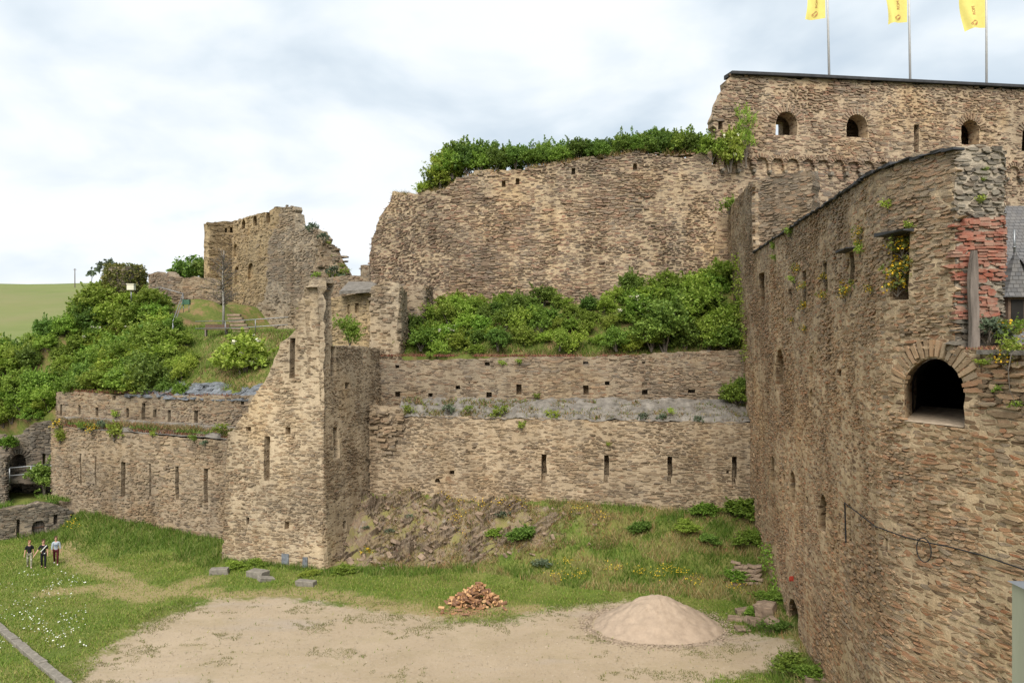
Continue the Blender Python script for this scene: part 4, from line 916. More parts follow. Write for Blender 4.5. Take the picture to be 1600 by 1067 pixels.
kind('mid2', 'shrub', 'shrub', shrub_meshes('shrub', 2, [M['leaf']], wide=1.2))
kind('dark1', 'shrub', 'shrub', shrub_meshes('dark_shrub', 3, [M['leaf_dark']]))
kind('dark2', 'shrub', 'shrub', shrub_meshes('dark_shrub', 4, [M['leaf_dark']], tall=1.15))
kind('pale1', 'shrub', 'shrub', shrub_meshes('pale_shrub', 5, [M['leaf_pale']]))
kind('pale2', 'shrub', 'shrub', shrub_meshes('pale_shrub', 6, [M['leaf_pale']], n=2800, tall=1.2))
kind('haw', 'hawthorn', 'shrub', shrub_meshes('hawthorn', 7, [M['leaf'], M['blossom']], flowers=1300, fsize=.042))
kind('elder', 'elder_bush', 'shrub', shrub_meshes('elder', 8, [M['leaf_pale'], M['blossom']], n=4600, leaf=.068, flowers=330, fsize=.05))
kind('open', 'shrub', 'shrub', shrub_meshes('open_shrub', 9, [M['leaf_pale']], n=1300, leaf=.055, tall=1.5))
kind('tuft', 'wall_plant', 'plant', shrub_meshes('tuft', 10, [M['leaf_pale']], n=520, leaf=.095))
kind('greytuft', 'wall_plant', 'plant', shrub_meshes('grey_tuft', 11, [M['leaf_grey']], n=420, leaf=.10))
kind('wallflower', 'wallflower', 'plant', shrub_meshes('wallflower', 12, [M['leaf_ivy'], M['yellow']], n=240, leaf=.10, flowers=200, fsize=.07))
def plant(key, loc, rz=None, sc=1.0, label='', group=None):
    name, cat, me = KINDS[key]; rz = random.uniform(0, 6.28) if rz is None else rz
    if key not in FIRST:
        t = shrub_kind(name, label, cat, group, me); FIRST[key] = t; t.location = loc; t.rotation_euler = (0, 0, rz); t.scale = (sc,)*3 if isinstance(sc, (int, float)) else sc
        for ch in t.children: ch.matrix_parent_inverse = Matrix.Identity(4)
        return t
    r = copy_thing(FIRST[key], loc, rz, sc, label)
    if group: r['group'] = group
    elif 'group' in r: del r['group']
    return r
def scatter(n, gen, mind):
    pts = []
    for _ in range(n*30):
        p = gen()
        if p is None: continue
        r = p[2] if len(p) > 2 else mind
        if all((p[0]-q[0])**2+(p[1]-q[1])**2 > mind*mind for q in pts): pts.append(p)
        if len(pts) >= n: break
    return pts
GL = {'mid': 'mid green shrub in the dense thicket on the left hillside', 'dark': 'dark green shrub in the dense thicket on the left hillside', 'pale': 'light green shrub in the dense thicket on the left hillside'}
def hill_gen():
    x, y = random.uniform(-58, -23), random.uniform(60, 79); px = CX+x/y*F
    d2, _ = segd(np.array([x]), np.array([y]), (-37.2, 64.7), (-18.4, 56.6))
    if d2[0] > -.7 or px < -40 or px > 330: return None
    dw, _ = segd(np.array([x]), np.array([y]), (-52, 63.5), (-37.0, 66.9))
    if x < -36.5 and dw[0] > -.5: return None
    z = hill_h(np.array([x]), np.array([y]))[0]; py = CY-(z-H)/y*F
    if px > 268 and py < 527: return None                     # the level with rails and steps
    if px > 300 and py > 505: return None                      # the reddish grass slope
    if px > 258 and y > 70: return None
    if px > 235 and py < 472: return None
    if y > 76 and px > 150: return None
    return (x, y)
for x, y in scatter(215, hill_gen, 1.08):
    k = random.choice(['mid', 'mid', 'mid', 'dark', 'pale', 'pale', 'pale']); px = CX+x/y*F
    s = random.uniform(1.2, 1.7) if px < 140 else random.uniform(1.5, 2.2) if px < 255 else random.uniform(.8, 1.25)
    plant(k+random.choice('12'), (x, y, drop(HILL, x, y, 10)-.15), sc=(s, s, s*random.uniform(.75, 1.1)), label=GL[k], group='thicket on the left hillside')
def on(tree, px, py, lo=52, hi=100, lift=0.0):
    """where the line of sight through a picture point meets the ground there"""
    d = Vector(((px-CX)/F, 1, (CY-py)/F)); h = tree.ray_cast(Vector((0, 0, H)), d.normalized()); return h[0]+Vector((0, 0, lift)) if h[0] is not None else None
for px, py, s, lb in ((155, 520, 1.5, 'white flowering hawthorn upper left among the hillside shrubs'), (215, 515, 1.3, 'white flowering hawthorn on the hillside below the cream box')):
    v = on(HILL, px, py+22)
    if v: plant('haw', v, sc=s, label=lb)
v = Vector((-20.2, 60.3, drop(HILL, -20.2, 60.3)-.1)); plant('elder', v, sc=(2.5, 1.8, 2.4), label='big elder bush with cream flower heads, left of the tower above the slates')
v = Vector((-19.6, 60.6, drop(HILL, -19.6, 60.6))); plant('mid1', v, sc=1.2, label='round leafy bush squeezed between the elder and the tower')
def slope_gen():
    x, y = random.uniform(-9.0, 16.4), random.uniform(56.0, 64.6); yf = 58.5-(x+9.1)*.1394
    if y-yf < (1.2 if x < 7 else .75)+.4*math.sin(x*1.3): return None
    if y > 66-(x+5.8)*.15-1.0: return None
    if x > 8.38+.138*y-1.0: return None
    if 4.5 < x < 8.5 and y > 62.5: return None
    return (x, y)
for x, y in scatter(105, slope_gen, 1.0):
    k = random.choice(['mid', 'dark', 'mid', 'pale', 'pale']); s = random.uniform(.85, 1.45)*(1.5 if x > 9.5 else .85 if 3.5 < x < 8.5 else 1)
    z = drop(SLOPE, x, y, 14); plant(k+random.choice('12'), (x, y, z-.15), sc=(s, s, s*random.uniform(.6, 1.15)), label={'mid': 'mid green', 'dark': 'dark green', 'pale': 'light green'}[k]+' shrub in the thicket between the terrace wall and shield wall', group='thicket below the shield wall')
for x, y, s, l in ((-5.2, 60.3, 1.4, 'hawthorn with white blossom at the left of the thicket below the shield wall'), (9.9, 59.6, 1.75, 'large hawthorn covered in white blossom, right of centre below the shield wall'), (13.0, 59.4, 1.1, 'hawthorn with a few white flowers next to the bastion, below the shield wall')):
    plant('haw', (x, y, drop(SLOPE, x, y, 14)-.1), sc=s, label=l)
# shrubs crowning the shield wall
tops = [(655, 292, 268), (668, 285, 250), (684, 280, 226), (705, 262, 214), (728, 258, 212), (752, 258, 211), (778, 256, 214), (803, 252, 212), (828, 248, 212), (852, 246, 210), (876, 244, 206), (900, 240, 202), (922, 238, 208), (946, 236, 204), (968, 232, 198), (990, 228, 196), (1012, 230, 194), (1034, 232, 192), (1056, 234, 190), (1078, 234, 195), (1096, 236, 200)]
for i, (px, pb, pt) in enumerate(tops):
    for row in (0, 1):
        u, z = P3.uv(px, pb); c = P3.pos([u], [z], -.7-1.3*row)[0]; h = (pb-pt)/F*65; k = ['mid', 'dark'][(i*7+row*3) % 5 > 1] if px > 690 else 'pale'
        s = h/1.5*random.uniform(.9, 1.1)*(.85 if row == 0 else 1.05)
        if px < 690: lb, gp = 'light green straggling shrub at the left end of the shield wall top', 'straggling shrubs at the left end of the wall top'
        else: lb, gp = {'mid': 'mid green shrub in the hedge along the shield wall top', 'dark': 'dark green shrub in the hedge along the shield wall top'}[k], 'hedge along the shield wall top'
        plant(k+random.choice('12'), (c[0]+random.uniform(-.3, .3), c[1], c[2]-.55), sc=(max(s, 1.15), max(s, 1.15), s*1.15), label=lb, group=gp)
v = at(1142, 262, 62.2); plant('elder', (v.x, v.y+.2, v.z), sc=(1.55, 1.2, 2.3), label='tall bush growing at the broken left corner of the gallery building')
v = at(1112, 250, 62.8); plant('mid2', (v.x, v.y, v.z), sc=1.5, label='leafy bush where the shield wall top meets the gallery building')
v = at(1166, 255, 62.2); plant('open', (v.x, v.y, v.z), sc=(1.2, 1.0, 2.2), label='thin airy bush against the gallery facade by the first frieze arches')
v = at(1140, 333, 61.6); plant('tuft', v, sc=.9, label='green tuft at the foot of the gallery wall above the bastion')
v = at(547, 538, 56.0); plant('pale2', v, sc=(1.2, .9, 1.35), label='light green willowy bush behind the tower, before the yellow inner wall')
v = at(512, 356, 79.6)
for px, py, s in ((488, 358, .9), (505, 372, .8), (520, 425, .9), (534, 440, 1.0)): plant('greytuft', at(px, py+6, 79), sc=s, label='grey green tuft on the rubble mound by the broken gable', group='tufts on the rubble mound')
# plants rooted in the terrace walls and ledges
def wp(key, path, px, py, s, label, group=None, off=.12):
    u, z = path.uv(px, py); c = path.pos([u], [z], off)[0]; return plant(key, tuple(c), sc=s, label=label, group=group)
for px, py, s, k in ((636, 647, .5, 'tuft'), (699, 648, .65, 'greytuft'), (778, 655, .75, 'tuft'), (865, 660, .65, 'tuft'), (815, 670, .45, 'tuft'), (1005, 660, .55, 'greytuft'), (1035, 660, .5, 'greytuft'), (1092, 663, .5, 'greytuft'), (1048, 648, .35, 'tuft'), (730, 645, .4, 'tuft'), (950, 697, .25, 'tuft')):
    wp(k, P1, px, py, s*1.0, {'tuft': 'fresh green tuft rooted along the mortared terrace ledge', 'greytuft': 'grey green tuft rooted along the mortared terrace ledge'}[k], 'tufts on the terrace ledge', -.2 if py < 664 else .1)
for px, py, s in ((785, 572, .35), (812, 570, .35), (840, 625, .4)): wp('tuft', P2, px, py, s, 'small green tuft growing out of the upper terrace wall', 'tufts on the upper terrace wall')
wp('mid2', P2, 1150, 632, 1.1, 'leafy bush hanging in the corner of terrace ledge and bastion', off=.8)
wp('dark1', P2, 1158, 610, .7, 'small dark bush above the terrace ledge beside the bastion', off=.5)
for px, py, s, k in ((92, 672, .7, 'wallflower'), (145, 677, .6, 'wallflower'), (180, 686, .95, 'tuft'), (130, 672, .5, 'tuft'), (240, 682, .35, 'tuft'), (305, 690, .4, 'tuft'), (322, 697, .4, 'greytuft'), (160, 668, .5, 'greytuft'), (345, 678, .6, 'tuft')):
    wp(k, P9, px, py, s, {'wallflower': 'yellow flowering plant on the ledge of the left curtain wall', 'tuft': 'green tuft on the ledge of the left curtain wall', 'greytuft': 'grey green tuft on the ledge of the left curtain wall'}[k], 'plants on the left curtain ledge')
wp('pale2', P9, 96, 690, .8, 'yellow green creeper hanging at the left corner of the curtain wall')
wp('tuft', P10, 181, 652, .5, 'bright tuft in a loophole of the parapet wall')
for px, py, s in ((1405, 440, .55), (1408, 400, .5), (1400, 460, .5), (1412, 425, .4)): wp('wallflower', P5, px, py, s, 'yellow wallflower crowding the large bastion window', 'wallflowers in the large bastion window', -.05)
for px, py, s in ((1290, 470, .35), (1289, 440, .3), (1330, 462, .45), (1322, 470, .35), (1258, 488, .4), (1257, 455, .35), (1347, 372, .35), (1345, 385, .3), (1362, 460, .25), (1260, 520, .3), (1240, 505, .25), (1250, 428, .4)): wp('wallflower', P5, px, py, s, 'yellow wallflower sprouting from the bastion face', 'wallflowers on the bastion face', .03)
for px, py, s in ((1390, 330, .3), (1237, 372, .4), (1210, 392, .4), (1345, 400, .4), (1242, 445, .35), (1420, 360, .25), (1213, 410, .35)): wp('tuft', P5, px, py, s, 'small green tuft on the upper bastion face', 'green tufts on the bastion face', .03)
for px, py, s in ((1530, 320, .2), (1535, 285, .12), (1538, 270, .12)): wp('tuft', P7, px, py, s, 'tiny green tuft on the grey gable above the red brick', 'tufts on the grey gable', .03)
for px, py, s, k in ((1530, 530, .55, 'greytuft'), (1548, 530, .4, 'greytuft'), (1575, 532, .45, 'wallflower'), (1592, 534, .5, 'tuft')):
    wp(k, P7, px if px < 1560 else 1559, py, s, {'greytuft': 'grey green lavender like tuft on the ledge by the timber beam', 'wallflower': 'yellow flowering tuft on the ledge by the red brick', 'tuft': 'green tuft at the outer end of the ledge'}[k], 'tufts on the ledge' if k == 'greytuft' else None, .45)
for px, py, s, k in ((1575, 575, .5, 'wallflower'), (1582, 560, .55, 'tuft'), (1522, 572, .2, 'tuft'), (1545, 575, .25, 'tuft'), (1562, 615, .25, 'tuft'), (1590, 640, .25, 'tuft'), (1585, 765, .12, 'tuft')): wp(k, P6, px, py, s*.8, {'wallflower': 'yellow flowering clump hanging over the end wall of the bastion', 'tuft': 'green tuft in the joints of the bastion end wall'}[k], 'tufts on the bastion end wall' if k == 'tuft' else None, .03)
# ivy on walls
def ivy(label, name, pts, n, size, seed, mat):
    rng = np.random.default_rng(seed); c = np.array([pts[i] for i in rng.integers(0, len(pts), n)])+rng.normal(size=(n, 3))*np.array([.16, .16, .16])
    v, f = leaf_faces(c, size, rng, .2); o = obj(name, mesh(name, v, f, mat)); return tag(o, label, 'plant', kind='thing')
pl = []
for k in range(700):
    x = random.uniform(1146, 1160); y = random.uniform(400, 560); x += (y-400)*.07; u, z = P5.uv(x, y); pl.append(P5.pos([u], [z], .12)[0])
ivy('bright ivy strand climbing the far edge of the bastion beside the thicket', 'ivy', pl, 700, .11, 3, M['leaf_pale'])
pl = []
for k in range(900):
    y = random.uniform(850, 1000); x = 1195+(y-850)*.17+random.uniform(-5, 12); u, z = P5.uv(x, y); pl.append(P5.pos([u], [max(z, .1)], .1)[0])
ivy('ivy strand climbing the foot of the bastion above the fallen stones', 'ivy', pl, 1100, .09, 4, M['leaf'])
# ivy-clad stub of a round turret on the hill crest
tx, ty, tz = -36.6, 75.6, 17.0
for px, py in ((8, 636), (30, 642), (52, 640), (72, 634), (18, 655), (44, 652), (66, 648), (5, 662), (84, 622), (95, 612)):
    v = on(HILL, px, py)
    if v: plant(random.choice(['mid1', 'pale1', 'mid2']), v-Vector((0, 0, .2)), sc=random.uniform(.9, 1.3), label='light green bush on the steep edge above the ruined wall at far left', group='bushes above the ruined wall at far left')
rr_ = random.Random(8)
for k in range(16):
    v = Vector(rr_.choice(RUB[-120:])); plant('tuft', v, sc=rr_.uniform(.35, .8), label='green tuft on the rubble mound by the broken gable', group='green tufts on the rubble mound')
t = thing('turret_stub', (tx, ty, tz), 'round turret stub thickly clad in ivy on the hill crest', 'tower')
b = MB(); n = 28
vs = [(tx+1.55*math.cos(a)*(1+.06*math.sin(3*a)), ty+1.55*math.sin(a), z) for z in (tz-1, tz+1.5, tz+3.2, tz+4.3) for a in np.linspace(0, 2*math.pi, n, endpoint=False)]
b.add(vs+[(tx, ty, tz+4.6)], [(j*n+i, j*n+(i+1) % n, (j+1)*n+(i+1) % n, (j+1)*n+i) for j in range(3) for i in range(n)]+[(3*n+i, 3*n+(i+1) % n, 4*n) for i in range(n)]); obj('masonry', b.mesh('masonry', M['grey'][0]), t)
rng = np.random.default_rng(5); a = rng.uniform(0, 6.28, 5200); zz = rng.uniform(0, 1, 5200)**.8*4.7; rr = 1.75+rng.normal(0, .12, 5200)-np.clip(zz-3.9, 0, 1)*1.3*rng.uniform(0, 1.2, 5200)+np.clip(1.2-zz, 0, 2)*.5
v, f = leaf_faces(np.stack([tx+rr*np.cos(a), ty+rr*np.sin(a), tz+zz], 1), .13, rng, .2); obj('ivy', mesh('ivy', v, f, M['leaf_ivy']), t)
v = Vector((tx+.6, ty-3.0, drop(HILL, tx+.6, ty-3)))
# bushes on the weedy bank below the terrace
def court_at(px, py): return on(COURT, px, py)
for px, py, s, k, l in ((775, 838, .75, 'mid1', 'round green bush on the rocky bank under the first slits'), (815, 842, .95, 'dark1', 'dark green bush on the rocky bank, right of its round neighbour'), (785, 805, .55, 'greytuft', 'grey green bush high on the rocky bank'), (846, 885, .7, 'greytuft', 'grey green bush low on the rocky bank'),
    (1168, 810, 1.6, 'mid1', 'large bright bush where the bank meets the bastion'), (1140, 800, 1.2, 'mid2', 'bright bush on the bank beside the larger one by the bastion'), (1100, 805, 1.0, 'mid1', 'bush of nettles on the upper bank, left of the bastion bushes'), (1075, 830, .8, 'pale1', 'light green weed clump in the middle of the right bank'),
    (1000, 830, .8, 'dark1', 'dark weed clump on the bank below the third slit'), (1165, 850, 1.0, 'mid2', 'low bush against the bastion above the stacked slate'), (1110, 850, .7, 'dark2', 'dark low bush on the right bank'), (1150, 905, .8, 'mid1', 'green clump left of the stacked slate stones'),
    (1205, 940, .8, 'mid2', 'green clump between stacked slate and fallen slabs'), (1180, 960, .6, 'mid1', 'small green clump over the fallen slabs'), (1215, 985, .7, 'dark1', 'dark clump at the bastion foot beside the fallen slabs'), (575, 862, .5, 'wallflower', 'yellow plant at the foot of the tower by the rocks'),
    (600, 785, .4, 'greytuft', 'grey tuft at the top of the rocks beside the tower'), (640, 806, .3, 'greytuft', 'grey tuft on the upper rocks, second from the tower'), (572, 825, .35, 'greytuft', 'grey tuft hanging on the rocks close to the tower'), (610, 830, .4, 'greytuft', 'grey tuft halfway down the rocks'),
    (365, 888, .7, 'mid1', 'nettle clump at the left foot of the tower'), (400, 885, .6, 'mid2', 'nettle clump below the tower, above the cut blocks'), (540, 895, .7, 'mid1', 'nettle clump at the right foot of the tower'), (480, 900, .5, 'pale1', 'weed clump at the tower foot near the last cut block'),
    (100, 805, .8, 'haw', 'white flowering weed clump at the end of the gate wall'), (98, 788, .9, 'dark2', 'dark bush on the mound at the left end of the curtain wall'), (1240, 1050, .8, 'mid2', 'green clump at the bastion foot near the gravel'), (1262, 1058, .7, 'mid1', 'green clump at the bastion foot at the bottom edge')):
    v = court_at(px, py)
    if v: plant(k, v-Vector((0, 0, .1)), sc=(s*1.35, s*1.1, s*.68), label=l)
v = at(70, 768, 63.3); plant('dark2', v, sc=1.5, label='dark bush growing against the ruined wall under the steel railing')
v = at(10, 702, 64.4); plant('mid1', v, sc=(1.6, .8, .8), label='green creeper over the ruined wall above the round arch')
# distant trees
def tree(label, x, y, z, h, rad, mat, seed, n=1500, leaf=.3):
    rng = np.random.default_rng(seed); t = thing('tree', (x, y, z), label, 'tree')
    b = MB(); b.tube([(0, 0, -.3), (.1, 0, h*.4), (0, .1, h*.8)], [h*.035, h*.025, h*.008], 7)
    for k in range(6): a = k*1.05; b.tube([(.05, 0, h*(.3+.06*k)), (rad*.6*math.cos(a), rad*.6*math.sin(a), h*(.55+.06*k))], [h*.014, h*.004], 5)
    o = obj('trunk', b.mesh('trunk', M['bark']), t, True)
    lobes = [(rad*.55*math.cos(a), rad*.55*math.sin(a), h*rng.uniform(.5, .85), rad*rng.uniform(.4, .6)) for a in np.linspace(0, 6, 8)]+[(0, 0, h*.75, rad*.7)]
    v, f = leaf_faces(blob_points(rng, n, lobes), leaf, rng); obj('crown', mesh('crown', v, f, mat), t, True)
for px, py, Y, h, r, l, s in ((300, 460, 130, 5.2, 3.4, 'round green treetop behind the low ruined wall', 1), (322, 460, 128, 5.6, 3.0, 'green treetop touching the palace corner', 2), (284, 460, 132, 4, 2.6, 'lower treetop at the left of the trees behind the wall', 3), (165, 441, 118, 3.2, 1.5, 'thin small tree on the meadow skyline beside the turret stub', 5), (143, 440, 180, 2.4, 1.0, 'tiny sapling alone on the meadow skyline', 6)):
    v = at(px, py, Y); tree(l, v.x, v.y, v.z, h, r, M['leaf_dark'] if s < 4 else M['leaf_grey'], s, 1500 if s < 4 else 260)
# young tree on the level behind the rails: slim trunk, thin sparse twigs
tv = on(HILL, 349, 512) or Vector((-24, 68, 15.2))
t = thing('young_tree', tv, 'slim young tree with pale trunk and sparse twigs before the palace', 'tree')
b = MB(); b.tube([(0, 0, -.2), (.02, 0, 2.2), (-.1, .05, 4.5), (.05, 0, 7.0)], [.13, .10, .05, .015], 8); obj('trunk', b.mesh('trunk', plain('pale_bark', (.30, .28, .25), .9, .3, 8, .3), True), t, True)
b = MB()
for k in range(70):
    a = random.uniform(0, 6.28); z = random.uniform(1.8, 6.3); l = random.uniform(.8, 2.3)*(1-abs(z-3.4)/6); e = Vector((math.cos(a)*l, math.sin(a)*l, z+random.uniform(.2, 1.1)))
    m_ = Vector((0, 0, z))*.5+e*.5+Vector((0, 0, .12)); b.tube([(0, 0, z), m_, e], [.04, .026, .014], 4)
    for q in range(3): b.tube([m_, m_+Vector((random.uniform(-.5, .5), random.uniform(-.5, .5), random.uniform(.1, .6)))], [.018, .009], 3)
obj('twigs', b.mesh('twigs', M['bark']), t, True)
rng = np.random.default_rng(77); p = rng.normal(size=(520, 3))*np.array([1.1, 1.1, 1.3])+np.array([0, 0, 4.0]); v, f = leaf_faces(p, .05, rng); obj('crown', mesh('crown', v, f, M['leaf_ivy']), t, True)

# ------------------------------------------------------------------ grass and flowers (uncountable)
GX, GY = cx, cy
GZ = np.array([v.co.z for v in g.data.vertices]).reshape(len(cy), len(cx))
def gz(x, y):
    i = np.clip(np.searchsorted(GX, x)-1, 0, len(GX)-2); j = np.clip(np.searchsorted(GY, y)-1, 0, len(GY)-2)
    a = (x-GX[i])/(GX[i+1]-GX[i]); b = (y-GY[j])/(GY[j+1]-GY[j])
    return (GZ[j, i]*(1-a)+GZ[j, i+1]*a)*(1-b)+(GZ[j+1, i]*(1-a)+GZ[j+1, i+1]*a)*b
def blades(name, P, h, w, mat, label, lean=.5, seed=0, cat='grass'):
    rng = np.random.default_rng(seed); n = len(P); hh = h*rng.uniform(.45, 1.35, n)*np.array([1+.7*mnoise.noise(Vector((p[0]*.8, p[1]*.8, 3))) for p in P]); a = rng.uniform(0, 6.28, n); l = rng.normal(0, lean, (n, 2))*hh[:, None]
    dx, dy = np.cos(a)*w*.5, np.sin(a)*w*.5
    v = np.stack([P+np.stack([dx, dy, -.03+0*dx], 1), P-np.stack([dx, dy, .03+0*dx], 1), P+np.stack([l[:, 0], l[:, 1], hh], 1)], 1).reshape(-1, 3)
    return tag(obj(name, mesh(name, v, np.arange(3*n).reshape(n, 3), mat)), label, cat, kind='stuff')
rng = np.random.default_rng(100)
def court_pts(n, x0, x1, y0, y1): return rng.uniform(x0, x1, n), rng.uniform(y0, y1, n)
def in_front(x, y):
    d1, t1 = segd(x, y, *LW1); d2, t2 = segd(x, y, *LW2); d3, t3 = segd(x, y, *RW); dt, tt = segd(x, y, (-19.35, 53), (-11.8, 50.5))
    return ((d1 > .05) | (x < -9)) & ((d2 > .05) | (x > -19)) & (d3 > .1) & ((dt > .0) | (x > -10.0) | (x < -19.4))
def grass_all():
    x, y = court_pts(340000, -47, 17, 33, 62)
    gm = np.clip(.5+poly_sd(x, y, GP)/3.0, 0, 1)+np.array([mnoise.noise(Vector((a*.9, b*.9, 3)))*.35+mnoise.noise(Vector((a*3, b*3, 8)))*.2 for a, b in zip(x, y)])
    rk = rock_mask(x, y); dr = dry_mask(x, y); fr = in_front(x, y); px = CX+x/y*F
    ok = fr & (px > -180) & (px < 1300) & (rng.uniform(0, 1, len(x)) < (1-np.clip((gm-.3)/.28, 0, 1))*(1-.97*np.clip(rk*1.6, 0, 1))*(1-.75*dr)+.006)
    x, y = x[ok], y[ok]; z = gz(x, y); return x, y, z
x, y, z = grass_all()
d1, t1 = segd(x, y, *LW1); d2, t2 = segd(x, y, *LW2); dt, tt = segd(x, y, (-19.35, 53), (-11.8, 50.5)); d3, t3 = segd(x, y, *RW)
bank = (z > .18) & (x > -9.5)
wv = np.array([mnoise.noise(Vector((a*.55, b*.55, 31))) for a, b in zip(x, y)])*2.2+rng.normal(0, .35, len(x))
long = (bank & (t1 > -.1)) | ((d2 < 3.6+wv) & (x < -19)) | ((dt < .9+wv*.5) & (x > -19.6) & (x < -11)) | ((d3 < 2.0+wv*.4)) | ((d1 < 6.2+wv-.25*np.clip(x+6, 0, 9)) & (x > -11) & (x < 2+wv) & (d1 > 3))
nsv = np.array([mnoise.noise(Vector((a*.5, b*.5, 5))) for a, b in zip(x, y)])
P = np.stack([x, y, z], 1)
blades('lawn_grass', P[~long], .11, .05, M['grass'], 'short patchy lawn covering the courtyard beyond the gravel', .6, 1)
lg = long & (rng.uniform(0, 1, len(x)) < .8)
dryl = lg & (nsv > -.08) & bank
blades('tall_grass', P[lg & ~dryl], .34, .055, M['long_grass'], 'tall lush grass along the wall feet and on the bank', .45, 2)
blades('tall_grass', P[dryl], .34, .05, M['dry_grass'], 'straw coloured tall grass mixed into the bank', .5, 3)
def rock_veg():
    x, y = court_pts(60000, -11, 8, 46, 57); rk = rock_mask(x, y); d1, t1 = segd(x, y, *LW1)
    nn = np.array([mnoise.noise(Vector((a*.8, b*.8, 15))) for a, b in zip(x, y)]); ok = (rk > .2) & (d1 > .1) & (nn > -.12) & ((x > -9) | (y < 50.3)); x, y = x[ok], y[ok]
    blades('rock_herbs', np.stack([x, y, gz(x, y)], 1), .2, .06, M['dry_grass'], 'dry herbs and stonecrop clinging to the rocky bank', .8, 5, 'plants')
rock_veg()
def flowers(name, n, gen, size, mat, label, lift):
    P = np.array([p for p in (gen() for _ in range(n)) if p is not None]); P[:, 2] += lift*np.random.default_rng(n).uniform(.6, 1.3, len(P))
    v, f = leaf_faces(P, size, np.random.default_rng(n+1), 1.2, .95); tag(obj(name, mesh(name, v, f, mat)), label, 'flowers', kind='stuff')
def gd():
    px, py = random.uniform(-10, 135), random.uniform(895, 1015)
    if mnoise.noise(Vector((px*.03, py*.05, 1))) < -.05: return None
    x, y = gpt(px, py); return (x, y, float(gz(np.array([x]), np.array([y]))[0]))
flowers('daisies', 700, gd, .035, M['daisy'], 'white daisies sprinkled over the lawn by the kerb', .13)
YC = [(700, 778), (720, 790), (755, 795), (780, 792), (715, 815), (810, 795), (905, 800), (940, 812), (1030, 905), (1045, 895), (1060, 900), (885, 885), (870, 905), (905, 905), (1090, 915), (1000, 900), (960, 895), (105, 822), (98, 815), (112, 826), (725, 842), (1150, 925)]
def gy():
    c = random.choice(YC); v = on(COURT, c[0]+random.gauss(0, 8), c[1]+random.gauss(0, 4)); return tuple(v) if v else None
flowers('yellow_wildflowers', 1100, gy, .035, M['yellow'], 'yellow wildflowers dotted over the bank below the terrace', .38)
# rough grass and stonecrop on the hillside, the slope and the crests
def surf_blades(name, tree_, gen, n, h, mat, label, seed, w=.06):
    P = []
    for _ in range(n):
        q = gen()
        if q is None: continue
        zz_ = drop(tree_, q[0], q[1], None)
        if zz_ is not None: P.append((q[0], q[1], zz_))
    blades(name, np.array(P), h, w, mat, label, .5, seed)
def hg():
    x, y = random.uniform(-34, -16.5), random.uniform(57.5, 74)
    d2, _ = segd(np.array([x]), np.array([y]), (-37.2, 64.7), (-18.4, 56.6)); return (x, y) if d2[0] < -.1 else None
surf_blades('hill_grass', HILL, hg, 22000, .3, M['long_grass'], 'rough grass on the level behind the left curtain wall', 6)
surf_blades('hill_grass', HILL, lambda: (lambda q: q if q and q[1] < 66 and mnoise.noise(Vector((q[0]*.5, q[1]*.5, 2))) > -.1 else None)(hg()), 14000, .28, M['dry_grass'], 'reddish dry grass on the slope above the slate crest', 7)
def sg():
    x = random.uniform(-9.2, 16.2); return (x, 58.5-(x+9.1)*.1394+random.uniform(.3, 3.0))
surf_blades('slope_grass', SLOPE, sg, 9000, .32, M['long_grass'], 'rough grass at the lower edge of the thicket', 8)
surf_blades('slope_grass', SLOPE, lambda: (lambda q: (q[0], 58.5-(q[0]+9.1)*.1394+random.uniform(.25, 1.5)))(sg()), 9000, .22, M['dry_grass'], 'dry grass fringe along the top of the upper terrace wall', 9)
def crest(path, us, z, off, n, h, mat, label, seed, spread=.3, w=.07):
    rngc = np.random.default_rng(seed); u = rngc.uniform(us[0], us[1], n)
    k = np.array([mnoise.noise(Vector((a*.45, seed, 0))) for a in u]); u = u[k > -.15]
    zz_ = z(u) if callable(z) else np.full(len(u), z); P = path.pos(u, zz_, 0); o = rngc.uniform(off-spread, off+spread, len(u)); Q = path.pos(u, zz_, 1)-P; blades('stonecrop', P+Q*o[:, None], h, w, mat, label, .7, seed, 'plants')
crest(P2, (0, P2.len), 13.35, -.3, 3500, .16, M['sedum'], 'red stonecrop along the crest of the upper terrace wall', 21)
crest(P9, (P9.uv(90, 670)[0], P9.len), lambda u: np.interp(u, [P9.uv(90, 670)[0], P9.len], [H+(CY-668)/F*62, H+(CY-687)/F*55.2])+.15, -.5, 3500, .24, M['sedum'], 'red stonecrop on the ledge of the left curtain wall', 22, .5)
crest(P10, (P10.uv(100, 615)[0], P10.len), 10.4, -.4, 1800, .2, M['sedum'], 'red stonecrop on the crest of the parapet wall', 23)
crest(P1, (.3, P1.len), lambda u: np.interp(u, [0, P1.len], [9.25, 9.2]), -.5, 2200, .22, M['dry_grass'], 'dry tufts along the edge of the terrace ledge', 24, .45)
u3 = [P3.uv(x_, 300)[0] for x_ in (612, 650, 694, 720, 760, 800, 850, 900, 950, 1000, 1050, 1110)]; z3 = [P3.uv(x_, y_)[1] for x_, y_ in ((612, 304), (650, 303), (694, 296), (720, 276), (760, 270), (800, 266), (850, 258), (900, 250), (950, 244), (1000, 237), (1050, 241), (1110, 236))]
crest(P3, (u3[0], u3[-1]), lambda u: np.interp(u, u3, z3)-.1, -.6, 4500, .35, M['dry_grass'], 'dry grass and stonecrop along the shield wall crest', 25, .6, .09)
pgw = Path([(-52, 55.5), (-37, 58), (-33.6, 60.9)], .5)
crest(pgw, (0, pgw.len), lambda u: np.interp(u, [0, pgw.uv(0, 790)[0], pgw.uv(60, 790)[0], pgw.len], [2.2, 2.3, 2.75, 2.2]), -.6, 2600, .3, M['long_grass'], 'grass growing along the top of the gate wall', 26, .6)
